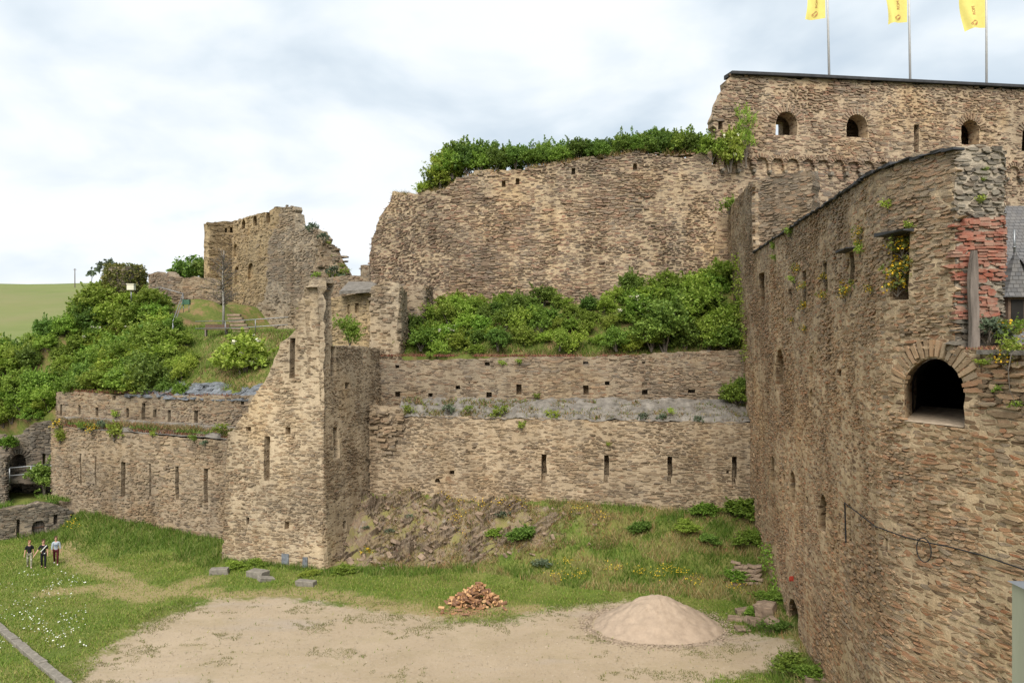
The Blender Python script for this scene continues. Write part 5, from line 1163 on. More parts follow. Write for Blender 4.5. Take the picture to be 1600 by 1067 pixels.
crest(P1, (1.5, P1.len), lambda u: np.interp(u, [0, P1.len], [9.5, 9.5]), -1.2, 2200, .2, M['dry_grass'], 'dry herbs scattered over the mortared terrace berm', 28, .8)
rb = np.random.default_rng(71); ub = rb.uniform(2, P1.len, 5200); ob = rb.uniform(0, 1, 5200)**.8; kb = np.array([mnoise.noise(Vector((a*.6, b*2, 4)))+.5*mnoise.noise(Vector((a*2, b*4, 9))) for a, b in zip(ub, ob)]); ub, ob = ub[kb > .02], ob[kb > .02]
P0_ = P1.pos(ub, 0*ub, 0); P0_[:, 1] += ob*2.3; P0_[:, 2] = np.interp(ub, [0, P1.len], [9.15, 9.05])+.08+ob*1.05
blades('berm_herbs', P0_, .2, .07, M['dry_grass'], 'dry and green herbs growing over the mortared terrace berm', .8, 72, 'plants')
blades('berm_herbs', P0_[::3]+np.array([.05, 0, 0]), .22, .08, M['long_grass'], 'green herbs growing over the mortared terrace berm', .8, 73, 'plants')
crest(P9, (P9.uv(90, 670)[0], P9.len), lambda u: np.interp(u, [P9.uv(90, 670)[0], P9.len], [H+(CY-668)/F*62, H+(CY-687)/F*55.2])+.42, -1.1, 4200, .26, M['dry_grass'], 'dry grass on the berm above the left curtain wall', 29, .7)
crest(P9, (P9.uv(90, 670)[0], P9.len), lambda u: np.interp(u, [P9.uv(90, 670)[0], P9.len], [H+(CY-668)/F*62, H+(CY-687)/F*55.2])+.3, -.8, 3000, .26, M['long_grass'], 'green grass on the berm above the left curtain wall', 30, .7)
crest(P7, (.1, 1.9), 14.2, .5, 500, .12, M['sedum'], 'red stonecrop on the ledge under the timber beam', 27, .35, .04)

# ------------------------------------------------------------------ loose rock on the bank
def rock_mat():
    m = NT('outcrop_slate'); n = m.noise(1.6, 6, .7); n3 = m.noise(7, 5, .75, stretch=(2.2, 1, .8)); n4 = m.noise(18, 4, .7)
    c = m.ramp(n3, [(.3, (.06, .046, .037)), (.42, (.135, .10, .07)), (.52, (.22, .165, .112)), (.6, (.165, .135, .112)), (.72, (.29, .24, .185))])
    c = m.mix(m.rng(m.noise(.9, 5, .7), .5, .66, 0, .7), c, (.30, .225, .125)); c = m.mix(m.rng(m.noise(2.7, 5, .7), .6, .7, 0, .8), c, (.20, .08, .055)); c = m.mix(m.rng(n, .56, .68, 0, .8), c, (.15, .145, .05))
    m.col(c); m.bump(m.math('ADD', n3, m.math('MULTIPLY', n4, .5)), 1.0, .08); return m.mat
def outcrop():
    xs = np.arange(-13.2, 8.0, .075); rows_ = 84; X = np.zeros((rows_, len(xs))); Y = X.copy(); Z = X.copy()
    for i, x in enumerate(xs):
        yw = 56-(x+9.95)*.1476
        for j in range(rows_):
            y = yw-.02-5.9*j/(rows_-1); r = float(rock_mask(np.array([x]), np.array([y]))[0]); z = float(gz(np.array([x]), np.array([y]))[0])
            a, b_ = x*.86+z*.5, z*.9-x*.45                        # the beds dip to the right
            v = Vector((a*.55, y*.55, b_*1.1)); big = mnoise.noise(v+Vector((7, 0, 0)))
            bed = mnoise.noise(Vector((a*.5, y*.6, b_*3.2+3))); bed = (1-abs(bed)*2.2); fine = mnoise.fractal(Vector((a*2.2, y*2.0, b_*6)), .9, 2.1, 4)
            step = math.floor((b_*1.7+.7*big)*2.2)/2.2-(b_*1.7+.7*big)
            h = (.75*big+.34*bed+.2*fine+.62*(step+.25))*min(1, r*1.5)-.2-.5*(1-min(1, r*1.6))
            if z < .25: h -= .5*(1-z/.25)
            X[j, i] = x+h*.12+.05*fine; Y[j, i] = y-h*.62; Z[j, i] = z+h*.75
    nx = len(xs); i = (np.arange(rows_-1)[:, None]*nx+np.arange(nx-1)[None]).ravel()
    o = obj('rock_outcrop', mesh('rock_outcrop', np.stack([X, Y, Z], -1).reshape(-1, 3), np.stack([i, i+nx, i+nx+1, i+1], 1), rock_mat())); structure(o)
    b = MB(); rr = random.Random(31)
    for k in range(380):
        x = rr.uniform(-11.3, 7.5); yw = 56-(x+9.95)*.1476; y = yw-rr.uniform(.1, 5.9)
        if rock_mask(np.array([x]), np.array([y]))[0] < rr.uniform(.2, .9): continue
        z = float(gz(np.array([x]), np.array([y]))[0]); s_ = rr.uniform(.07, .2)*(1.8 if rr.random() < .1 else 1)
        b.box((x, y-.12, z+.05), (s_*1.8, s_, s_*.6), rz=rr.uniform(-1, 1), ry=.5+rr.uniform(-.5, .5), rx=rr.uniform(-.5, .9), jit=s_*.18)
    tag(obj('bank_rubble', b.mesh('bank_rubble', M['rockface'])), 'small slate rubble lying on the rocky bank below the arrow slits', 'rubble', kind='stuff')
outcrop()
# pebbles and weeds over the gravel
rng = np.random.default_rng(55)
def gravel_bits():
    x, y = court_pts(9000, -24, 16, 33, 46); d = poly_sd(x, y, GP); ok = (d > -.5); x, y = x[ok], y[ok]; P = np.stack([x, y, gz(x, y)+.01], 1)
    v, f = leaf_faces(P, .035, rng, 2.5, .8); tag(obj('pebbles', mesh('pebbles', v, f, plain('pebble', (.33, .27, .20), .9, .45, 9, 0))), 'small pebbles strewn over the gravel yard', 'pebbles', kind='stuff')
    x, y = court_pts(150000, -24, 16, 33, 47); d = poly_sd(x, y, GP)
    nn = np.array([mnoise.noise(Vector((a*.35, b*.5, 61)))+.5*mnoise.noise(Vector((a*2.2, b*2.2, 6))) for a, b in zip(x, y)]); ok = (d > -1.5) & (nn > .40-.5*np.clip(1-d/3.5, 0, .6)-.16*np.exp(-((y-39.5-.25*(x+8))/2.2)**2)*(x < -4)); x, y = x[ok], y[ok]
    blades('gravel_weeds', np.stack([x, y, gz(x, y)], 1), .06, .045, M['dry_weed'], 'thin weeds coming up through the gravel yard', .9, 62, 'weeds')
gravel_bits()

# ------------------------------------------------------------------ loose things in the courtyard
def sandheap():
    X0, Y0, n, m_ = 7.35, 40.6, 120, 50; vs = []; fs = []
    for j in range(m_+1):
        for i in range(n):
            a = 2*math.pi*i/n; s = j/m_; rx, ry = (3.35 if math.cos(a) > 0 else 3.25)*(1+.05*mnoise.noise(Vector((math.cos(a)*1.5, math.sin(a)*1.5, 3)))), 2.7
            x, y = X0+rx*s*math.cos(a), Y0+ry*s*math.sin(a); h = 1.62*(1-s)**1.02*(1-.0*s)+.0
            h = 1.62*max(0, (1.0-s**1.35))*(.93+.07*math.cos(3.1*s)); h *= 1+.06*mnoise.noise(Vector((x*.9, y*.9, 2)))
            h += (.09*mnoise.noise(Vector((x*1.7, y*1.7, 5)))+.06*mnoise.noise(Vector((x*3.6, y*3.6, 15)))-.10*max(0, mnoise.noise(Vector((a*4.5, s*1.3, 6))))*math.sin(3.14*min(1, s*1.05))+.02*mnoise.noise(Vector((x*9, y*9, 5))))*(1 if s < .97 else .3)
            vs.append((x, y, ch(x, y)*.6+h-.03*(s > .99)-.02))
    fs = [(j*n+i, (j+1)*n+i, (j+1)*n+(i+1) % n, j*n+(i+1) % n) for j in range(m_) for i in range(n)]
    rg = np.random.default_rng(4); a_ = rg.uniform(0, 6.28, 2600); q_ = 1+np.abs(rg.normal(0, .12, 2600)); Q = np.stack([X0+3.3*q_*np.cos(a_), Y0+2.7*q_*np.sin(a_), 0*a_], 1); Q[:, 2] = gz(Q[:, 0], Q[:, 1])+.02
    v_, f_ = leaf_faces(Q, .045, rg, 3, .9); tag(obj('spilled_sand', mesh('spilled_sand', v_, f_, M['sand'])), 'loose sand spilled around the foot of the heap', 'sand', kind='stuff')
    o = obj('sand_heap', mesh('sand_heap', vs, [list(f) for f in fs], M['sand'], smooth=True)); tag(o, 'rounded heap of pinkish building sand on the gravel near the bastion', 'sand heap', kind='thing')
sandheap()
def wood():
    mats = []
    m = NT('split_wood'); r = m.N.new('ShaderNodeObjectInfo').outputs['Random']
    c = m.ramp(r, [(0, (.20, .10, .05)), (.3, (.36, .19, .09)), (.6, (.50, .29, .14)), (.85, (.58, .38, .20)), (1, (.28, .13, .07))]); m.col(m.mix(m.rng(m.noise(9, 4, .7, stretch=(.15, 1, 1)), .4, .7, 0, .4), c, (.22, .12, .065))); m.bump(m.noise(14, 4, .7, stretch=(.1, 1, 1)), .4, .02)
    mats = [m.mat, plain('log_bark', (.21, .115, .07), .9, .3, 12, .4)]; me = []
    rr = random.Random(5)
    for k in range(5):
        L = rr.uniform(.3, .42); R_ = rr.uniform(.09, .15); A = rr.uniform(.9, 2.4); n = 5; ring = [(0, 0)]+[(R_*math.cos(A*(i/(n-1)-.5)), R_*math.sin(A*(i/(n-1)-.5))) for i in range(n)]
        vs = [(x, a+rr.uniform(-.008, .008), b+rr.uniform(-.008, .008)) for x in (-L/2, L/2) for a, b in ring]; q = n+1
        fs = [list(range(q))[::-1], list(range(q, 2*q))]+[[i, (i+1) % q, q+(i+1) % q, q+i] for i in range(q)]
        me.append(mesh('split_log', vs, fs, mats, [0, 0, 0]+[1]*(n-1)+[0]))
    X0, Y0 = -2.05, 43.9; first = None; k = 0
    for layer in range(9):
        s = 1-layer/9.5; cnt = int(58*s*s)+5
        for i in range(cnt):
            a = rr.uniform(0, 6.28); r = math.sqrt(rr.uniform(.25 if layer < 6 else 0, 1)); x = X0+1.6*s*r*math.cos(a)+.25*layer/9; y = Y0+1.0*s*r*math.sin(a); z = gz(np.array([x]), np.array([y]))[0]+.06+layer*.125+rr.uniform(-.04, .04)
            o = bpy.data.objects.new('split_log', me[k % 5]); C.objects.link(o); k += 1; o.location = (x, y, z); o.rotation_euler = (rr.uniform(0, 6.28), rr.uniform(-.55, .55), rr.uniform(0, 6.28))
            tag(o, 'split firewood log in the heap on the grass edge', 'firewood log', 'split logs in the firewood heap', 'thing')
    for i in range(14):
        x, y = X0+rr.uniform(-2.1, 1.9), Y0+rr.uniform(-1.9, .6)
        o = bpy.data.objects.new('split_log', me[i % 5]); C.objects.link(o); o.location = (x, y, float(gz(np.array([x]), np.array([y]))[0])+.05); o.rotation_euler = (rr.uniform(0, 6.28), 0, rr.uniform(0, 6.28)); tag(o, 'stray firewood log lying around the heap', 'firewood log', 'stray logs around the firewood heap', 'thing')
    P = np.array([(X0-.5+rr.gauss(0, .8), Y0-1.25+rr.gauss(0, .35), 0) for _ in range(900)]); P[:, 2] = gz(P[:, 0], P[:, 1])+.02
    v, f = leaf_faces(P, .05, np.random.default_rng(3), 1.5, .4); tag(obj('wood_chips', mesh('wood_chips', v, f, plain('wood_chip', (.34, .19, .11), .9, .45, 9, 0))), 'wood chips and bark scraps in front of the firewood heap', 'wood chips', kind='stuff')
wood()
def stone_mesh(name, dx, dy, dz, seed, mat, cut=False):
    rr = random.Random(seed); import bmesh
    bm = bmesh.new(); bmesh.ops.create_cube(bm, size=1)
    for v in bm.verts: v.co = Vector((v.co.x*dx, v.co.y*dy, v.co.z*dz))+Vector([rr.uniform(-.1, .1)*d*(.3 if cut else 1) for d in (dx, dy, dz)])
    bmesh.ops.subdivide_edges(bm, edges=bm.edges[:], cuts=2, use_grid_fill=True)
    for v in bm.verts: v.co += Vector((mnoise.noise(v.co*2.1+Vector((seed, 0, 0))), mnoise.noise(v.co*2.3+Vector((0, seed, 0))), mnoise.noise(v.co*2.2+Vector((0, 0, seed)))))*min(dx, dy, dz)*(.06 if cut else .2)
    bmesh.ops.bevel(bm, geom=[e for e in bm.edges if e.calc_face_angle(0) > .7], offset=.02, segments=1, affect='EDGES')
    me = bpy.data.meshes.new(name); bm.to_mesh(me); bm.free(); me.materials.append(mat); return me
for i, (px, py, d, rz, l) in enumerate(((343, 896, (1.1, .55, .38), .1, 'weathered cut stone block lying alone in the grass left of the tower'), (403, 901, (1.2, .75, .4), -.45, 'larger cut stone block in the grass below the tower'), (416, 907, (.95, .5, .25), .6, 'tilted cut stone slab leaning against the larger block'), (478, 914, (1.15, .5, .34), -.25, 'half sunk cut stone block nearest the tower corner'))):
    x, y = gpt(px, py); o = obj('cut_block', stone_mesh('cut_block', *d, i+3, M['cutstone'], True)); o.location = (x, y, float(gz(np.array([x]), np.array([y]))[0])+d[2]*.42); o.rotation_euler = (.08*(i == 2), .18*(i == 2), rz); tag(o, l, 'stone block', kind='thing')
rr = random.Random(9); sm_ = [stone_mesh('slate_stone', .55, .4, .14, 40+k, M['rockface']) for k in range(4)]
for k in range(26):
    px, py = rr.uniform(1156, 1188), 0; lay = k//5; py = 912-lay*6.5; v = court_at(1156+(k % 5)*7.5+rr.uniform(-2, 2), 914)
    if v is None: continue
    o = bpy.data.objects.new('slate_stone', sm_[k % 4]); C.objects.link(o); o.location = (v.x+rr.uniform(-.1, .1), v.y+.15+lay*.12, v.z+.08+lay*.2); o.rotation_euler = (rr.uniform(-.25, .1), rr.uniform(-.25, .25), rr.uniform(-.6, .6)); tag(o, 'flat slate stone in the rough stack on the bank by the bastion', 'stone', 'stacked slate stones by the bastion', 'thing')
for k, (px, py, d, l) in enumerate(((1168, 957, (1.3, .8, .35), 'broad flat slab at the left of the fallen stones'), (1196, 962, (.9, .8, .75), 'upright dark boulder standing among the fallen slabs'), (1185, 975, (1.2, .9, .3), 'large low slab in the middle of the fallen stones'), (1206, 985, (.6, .5, .7), 'narrow stone leaning on the bastion foot'), (1160, 985, (.7, .5, .2), 'small reddish slab nearest the sand heap'), (1190, 950, (.5, .4, .3), 'small stone on top of the fallen slabs'), (1150, 968, (.8, .6, .18), 'thin sunken slab between sand heap and fallen stones'))):
    v = court_at(px, py)
    if v is None: continue
    o = obj('fallen_slab', stone_mesh('fallen_slab', *d, 60+k, M['rockface'])); o.location = v+Vector((0, 0, d[2]*.3)); o.rotation_euler = (rr.uniform(-.2, .2), rr.uniform(-.25, .25), rr.uniform(-.7, .7)); tag(o, l, 'stone slab', kind='thing')
v = court_at(1272, 1062); o = obj('fallen_slab', stone_mesh('fallen_slab', .9, .6, .35, 88, M['rockface'])); o.location = v if v else (12.4, 34, .4); tag(o, 'single slab in the weeds at the bastion foot near the bottom edge', 'stone slab', kind='thing')
def kerb():
    a = Vector((*gpt(-40, 950), 0)); b_ = Vector((*gpt(112, 1080), 0)); d = (b_-a); L = d.length; d.normalize(); t = thing('stone_kerb', a, 'line of worn grey kerb stones edging the lawn in the bottom left corner', 'kerb'); s = 0; k = 0; rr = random.Random(2)
    while s < L:
        l = rr.uniform(.7, 1.25); c = a+d*(s+l/2); o = obj('kerb_stone', stone_mesh('kerb_stone', l-.04, .36, .34, 100+k, M['cutstone'], True), t); o.location = (c.x, c.y, .04+rr.uniform(-.03, .02)); o.rotation_euler = (rr.uniform(-.05, .05), 0, math.atan2(d.y, d.x)+rr.uniform(-.03, .03)); s += l; k += 1
kerb()
# ------------------------------------------------------------------ bits on and around the bastion
b = MB(); a = P7.pos([.32], [14.15], .38)[0]; rr = random.Random(3); pts = [(a[0]+.02*math.sin(i), a[1], 14.15+2.85*i/7) for i in range(8)]
vs = []
for i, (x, y, z) in enumerate(pts):
    w = [.13, .12, .115, .11, .115, .12, .10, .055][i]
    vs += [(x-w+rr.uniform(-.015, .015), y-.08, z), (x+w+rr.uniform(-.015, .015), y-.08, z), (x+w, y+.09, z), (x-w, y+.09, z)]
b.add(vs, [(i*4+k, i*4+(k+1) % 4, (i+1)*4+(k+1) % 4, (i+1)*4+k) for i in range(7) for k in range(4)]+[(3, 2, 1, 0), (28, 29, 30, 31)])
tag(obj('timber_beam', b.mesh('timber_beam', M['wood_old'])), 'weathered upright timber beam standing on the ledge before the red brick', 'beam', kind='thing')
def cable():
    b = MB(); pts = [(P5, 1326, 785), (P5, 1342, 797), (P5, 1375, 822), (P5, 1420, 838), (P5, 1467, 849), (P5, 1485, 852), (P6, 1540, 866), (P6, 1600, 886), (P6, 1640, 900)]
    q = [];
    for p, x, y in pts: u, z = p.uv(x, y); q.append(p.pos([u], [z], .16)[0])
    b.tube(q, .022, 5)
    u, z = P5.uv(1326, 785); u2, z2 = P5.uv(1327, 848); b.tube([P5.pos([u], [z], .14)[0], P5.pos([u2], [z2], .12)[0]], .03, 5)
    tag(obj('cable', b.mesh('cable', M['cable'])), 'thin black cable sagging across the bastion wall', 'cable', kind='thing')
    b = MB(); u, z = P5.uv(1450, 858); c = P5.pos([u], [z], .17)[0]; e = P5.pos([u+.2], [z], .17)[0]-c; e = e/np.linalg.norm(e)
    b.tube([c+e*.26*math.cos(a_)+np.array([0, 0, .36*math.sin(a_)]) for a_ in np.linspace(0, 6.28, 20)], .018, 5, cap=False); tag(obj('cable_coil', b.mesh('cable_coil', M['cable'])), 'loop of black cable hanging on the bastion wall', 'cable', kind='thing')
cable()
b = MB()
for px, py in ((1241, 903),): u, z = P5.uv(px, py); c = P5.pos([u], [z], .12)[0]; b.box(c, (.08, .2, .2), rz=.2, jit=.04); b.box(c+np.array([0, .18, -.1]), (.07, .16, .14), rz=.2, jit=.04)
tag(obj('red_rag', b.mesh('red_rag', plain('red_cloth', (.38, .05, .03), .8, .2, 9, .3))), 'small bright red rag caught low on the bastion wall', 'rag', kind='thing')
# a bare bramble cane hanging at the right edge
b = MB(); u, z = P6.uv(1598, 565); c = P6.pos([u], [z], .2)[0]; e = np.array([-.07, -.0, 0]); b.tube([c+np.array([-.02, 0, .3]), c+np.array([-.18, -.05, .2]), c+np.array([-.26, -.05, -.25]), c+np.array([-.2, -.02, -.75]), c+np.array([-.02, 0, -1.15])], [.018, .016, .013, .01, .006], 5)
tag(obj('bramble_cane', b.mesh('bramble_cane', M['bark'])), 'bare arching bramble cane on the bastion end wall at the right edge', 'plant', kind='thing')
# the near post and the wall walk it stands on, just below the picture
structure(obj('wall_walk', (lambda b: (b.box((1, -2.0, 6.3), (14, 8.9, 13.0)), b.mesh('wall_walk', M['grey'][0]))[1])(MB())))
t = thing('metal_post', (1.6, 2.3, 12.8), 'pale olive painted square post with a flat cap at the bottom right edge', 'post')
b = MB(); b.box((1.60, 2.3, 13.2), (.20, .2, .96)); obj('shaft', b.mesh('shaft', M['post']), t)
b = MB(); b.add([(1.49, 2.19, 13.68), (1.71, 2.19, 13.68), (1.71, 2.41, 13.68), (1.49, 2.41, 13.68), (1.60, 2.3, 13.70)], [(3, 2, 1, 0), (0, 1, 4), (1, 2, 4), (2, 3, 4), (3, 0, 4)]); obj('cap', b.mesh('cap', M['steel']), t)
# ------------------------------------------------------------------ slate house behind the bastion
def house():
    t = thing('slate_house', (32, 44, 0), 'house with a steep grey slate roof seen beside the red brick gable', 'house')
    x0, x1, ye, yr, zr, ze = 22.6, 44, 37.6, 45.5, 22.1, 13.2
    b = MB(); b.box(((x0+x1)/2, yr, 5.9), (x1-x0-.6, 15, 14.6)); b.add([(x_, y_, z_) for x_ in (x0+.35, x1-.35) for y_, z_ in ((yr-7.45, 13.19), (yr+7.45, 13.19), (yr, zr-.35))], [(0, 2, 1), (3, 4, 5), (0, 1, 4, 3), (1, 2, 5, 4), (2, 0, 3, 5)]); obj('wall', b.mesh('wall', M['gable'][0]), t)
    b = MB(); h = .18
    def slab(p): b.add(p+[(a, c, z-h) for a, c, z in p], [(0, 1, 2, 3), (7, 6, 5, 4), (0, 4, 5, 1), (1, 5, 6, 2), (2, 6, 7, 3), (3, 7, 4, 0)])
    slab([(x0, ye, ze), (x1, ye, ze), (x1, yr, zr), (x0, yr, zr)]); slab([(x0, yr, zr), (x1, yr, zr), (x1, 2*yr-ye, ze), (x0, 2*yr-ye, ze)])
    r = obj('roof', b.mesh('roof', M['roof']), t)
    def rz_(y): return ze+(y-ye)/(yr-ye)*(zr-ze)
    # dormer with a bell shaped slate hood and metal spike
    xc, yc = 24.72, 39.3; zb = rz_(yc)-.1
    d = obj('dormer', (lambda b: (b.box((xc, yc+.5, zb+.75), (.86, 1.3, 1.9)), b.mesh('dormer', M['wood_brown']))[1])(MB()), t)
    b = MB(); b.box((xc, yc-.16, zb+.85), (.6, .06, 1.15)); o = obj('window', b.mesh('window', M['dark'])); o.parent = d
    b = MB(); prof = [(.84, 1.55), (.62, 1.78), (.42, 2.35), (.26, 2.95), (.1, 3.5), (.03, 3.75)]; vs = []
    for w, z in prof: vs += [(xc-w, yc-.55*w-.02, zb+z), (xc+w, yc-.55*w-.02, zb+z), (xc+w, yc+1.4*w, zb+z), (xc-w, yc+1.4*w, zb+z)]
    b.add(vs, [(i*4+k, i*4+(k+1) % 4, (i+1)*4+(k+1) % 4, (i+1)*4+k) for i in range(5) for k in range(4)]+[(3, 2, 1, 0), (20, 21, 22, 23)]); o = obj('hood', b.mesh('hood', M['roof'])); o.parent = d
    b = MB(); b.tube([(xc+.02, yc+.1, zb+3.6), (xc+.02, yc+.1, zb+4.9)], .05, 8); b.tube([(xc+.02, yc+.1, zb+4.0), (xc+.02, yc+.1, zb+4.06)], .1, 8); o = obj('spike', b.mesh('spike', M['steel'], True)); o.parent = d
    # small triangular roof vent higher up
    y2 = 42.0; z2 = rz_(y2); x2 = 26.35; b = MB(); b.add([(x2-.6, y2-.5, z2-.35), (x2+.55, y2-.5, z2-.4), (x2, y2-.45, z2+.38), (x2, y2+.7, z2+.5)], [(0, 1, 2)], 1); b.add([(x2-.75, y2-.6, z2-.42), (x2, y2-.55, z2+.5), (x2, y2+.8, z2+.6), (x2-.7, y2+.3, z2)], [(0, 1, 2, 3)]); b.add([(x2+.72, y2-.6, z2-.45), (x2+.7, y2+.3, z2), (x2, y2+.8, z2+.6), (x2, y2-.55, z2+.5)], [(0, 1, 2, 3)])
    obj('roof_vent', b.mesh('roof_vent', [M['roof'], M['dark']]), t)
house()
# ------------------------------------------------------------------ flags
def flags():
    txt = None
    cu = bpy.data.curves.new('flag_text', 'FONT'); cu.body = 'ROM'; cu.size = 1.0; tmp = bpy.data.objects.new('tmp', cu); C.objects.link(tmp); bpy.context.view_layer.update()
    me0 = bpy.data.meshes.new_from_object(tmp.evaluated_get(bpy.context.evaluated_depsgraph_get())); bpy.data.objects.remove(tmp); bpy.data.curves.remove(cu)
    tv_ = [(v.co.x, v.co.y) for v in me0.vertices]; tf = [list(p.vertices) for p in me0.polygons]
    ym = plain('flag_cloth', (.66, .57, .17), .7, .06, 3, .1); rm = plain('flag_print', (.50, .22, .10), .7, .1, 3, 0)
    for i, (pxb, pyb, pxt, pyl, wide, lab, ph) in enumerate(((1296, 122, 1290, 33, 1.75, 'yellow flag on the left of the three tall poles above the gallery', 0), (1422.5, 130, 1418, 39, 1.85, 'yellow flag on the middle one of the three tall poles above the gallery', 1.2), (1541.5, 138, 1541, 48, 1.9, 'yellow flag on the right of the three tall poles, beside the picture edge', 2.3))):
        Y = P4.pos([P4.uv(pxb, 130)[0]], [0], -1.6)[0][1]; base = at(pxb, pyb+6, Y); top = at(pxt, -140, Y); t = thing('flagpole', base, lab, 'flag')
        b = MB(); b.tube([base-Vector((0, 0, .6)), top], [.10, .07], 10); b.tube([top, top+Vector((0, 0, .2))], [.12, .05], 8); obj('pole', b.mesh('pole', M['pole'], True), t)
        lo = at(pxt+(pxb-pxt)*(pyl/pyb), pyl-4, Y); hgt = 4.6
        def surf(a, v, lift=0):    # a: 0 at the pole .. 1 at the fly, v: 0 bottom .. 1 top
            p = lo+(top-lo).normalized()*(v*hgt); x = -a*wide*(1-.12*math.sin(v*3+ph)); w = .16*a*math.sin(a*5.5+v*2.4+ph)+.10*a*math.sin(a*11-v*5+ph*2)
            return (p.x+x-.1+.12*a*math.sin(v*4+ph), p.y+w-lift, p.z-.28*a*a-.12*a*math.sin(a*4+ph))
        n, m_ = 22, 34; vs = [surf(k/n, j/m_) for j in range(m_+1) for k in range(n+1)]
        fl = obj('flag', mesh('flag', vs, [[j*(n+1)+k, (j+1)*(n+1)+k, (j+1)*(n+1)+k+1, j*(n+1)+k+1] for j in range(m_) for k in range(n)], ym, smooth=True), t)
        sc = .34; y0 = [.20, .235, .245][i]; q = []
        for x, y in tv_: q.append(surf(.50+(y-.35)*sc/wide, y0+x*sc/hgt, .03))
        o = obj('lettering', mesh('lettering', q, tf, rm)); o.parent = fl
        q = []; fs = []; rr = random.Random(4)
        for k in range(9):                                     # the little swirl emblem
            a0 = k*.7; c0 = (.52+.13*math.cos(a0)*(k/9), .105+.045*math.sin(a0)*(k/9+.2)); o_ = len(q)
            for s in range(7):
                a = s/6*2.4+a0; r0 = .05+.09*s/6
                for w in (-1, 1): q.append(surf(c0[0]+(r0*math.cos(a)+w*.011)*1.0, c0[1]+.034*r0/.1*math.sin(a)*.8+w*.0035, .03))
            fs += [[o_+2*s, o_+2*s+1, o_+2*s+3, o_+2*s+2] for s in range(6)]
        o = obj('emblem', mesh('emblem', q, fs, rm)); o.parent = fl
flags()
# ------------------------------------------------------------------ the level behind the rails
a = on(HILL, 300, 512) or Vector((-27.5, 69, 15.2))
def hp(px, py, Y): v = at(px, py, Y); return v
rails('steel_railing', 'grey tube railing across the grass before the stairs and young tree', [hp(305, 520, 67), hp(370, 519, 66), hp(450, 514, 64.5)], [.35, .95], [hp(352, 521, 66.3), hp(399, 517, 65.4)], .03)
rails('handrail', 'slanting steel handrail climbing beside the thicket to the green box', [hp(270, 520, 67.5), hp(286, 474, 74)], [.35, .95], [hp(270, 522, 67.5), hp(286, 476, 74)], .03)
rails('handrail', 'low steel rail leading left from the green box over the thicket', [hp(230, 468, 75), hp(250, 464, 75.2), hp(286, 474, 74.2)], [.9], [hp(236, 470, 75)], .03)
def stairs():
    t = thing('garden_stairs', hp(380, 530, 66.5), 'flight of worn stone steps rising through the grass to the palace', 'stairs')
    for k in range(8):
        v = hp(384-k*2.6, 529-k*5.2, 66.5+k*.75); o = obj('step', stone_mesh('step', 1.7-.07*k, .42, .2, 140+k, M['rockface'], True), t); o.location = v
stairs()
t = thing('bench', hp(338, 523, 66.6), 'brown wooden bench by the foot of the young tree', 'bench'); v = hp(338, 517, 66.6)
b = MB(); b.box((v.x, v.y, v.z+.12), (2.1, .4, .07), rz=-.1); obj('seat', b.mesh('seat', M['wood_brown']), t)
b = MB(); b.box((v.x, v.y+.24, v.z+.4), (2.1, .05, .3), rz=-.1); obj('backrest', b.mesh('backrest', M['wood_brown']), t)
for s in (-.85, .85): b = MB(); b.box((v.x+s, v.y, v.z-.18), (.1, .36, .54)); obj('leg', b.mesh('leg', M['wood_old']), t)
v = on(HILL, 205, 452) or at(205, 452, 72); v = at(205, 451, 71.5)
t = thing('junction_box', (v.x, v.y, v.z-.4), 'small cream utility cabinet on a post among the shrubs below the turret stub', 'utility box')
b = MB(); b.box((v.x, v.y, v.z+.12), (.62, .4, .5), jit=.01); obj('cabinet', b.mesh('cabinet', M['white_box']), t); b = MB(); b.tube([(v.x, v.y, v.z-1.2), (v.x, v.y, v.z-.1)], .05, 8); obj('post', b.mesh('post', M['steel'], True), t)
b = MB(); b.box((v.x, v.y, v.z+.40), (.7, .48, .06)); obj('lid', b.mesh('lid', M['white_box']), t)
v = at(291, 478, 74); t = thing('control_box', (v.x, v.y, v.z), 'dark green control box on two legs at the head of the slanting handrail', 'utility box')
b = MB(); b.box((v.x, v.y, v.z+.35), (.7, .35, .45)); obj('cabinet', b.mesh('cabinet', plain('green_paint', (.06, .13, .08), .5, .1, 4, 0)), t)
for s in (-.25, .25): b = MB(); b.tube([(v.x+s, v.y, v.z-.6), (v.x+s, v.y, v.z+.15)], .03, 6); obj('leg', b.mesh('leg', M['steel'], True), t)
v = at(117, 444, 220); t = thing('utility_pole', v, 'thin dark pole standing on the far meadow skyline', 'pole'); b = MB(); b.tube([v-Vector((0, 0, 1)), v+Vector((0, 0, 4.3))], [.14, .1], 6); obj('pole', b.mesh('pole', M['bark']), t); b = MB(); b.box(v+Vector((0, 0, 4.0)), (.9, .1, .1)); obj('crossarm', b.mesh('crossarm', M['bark']), t)

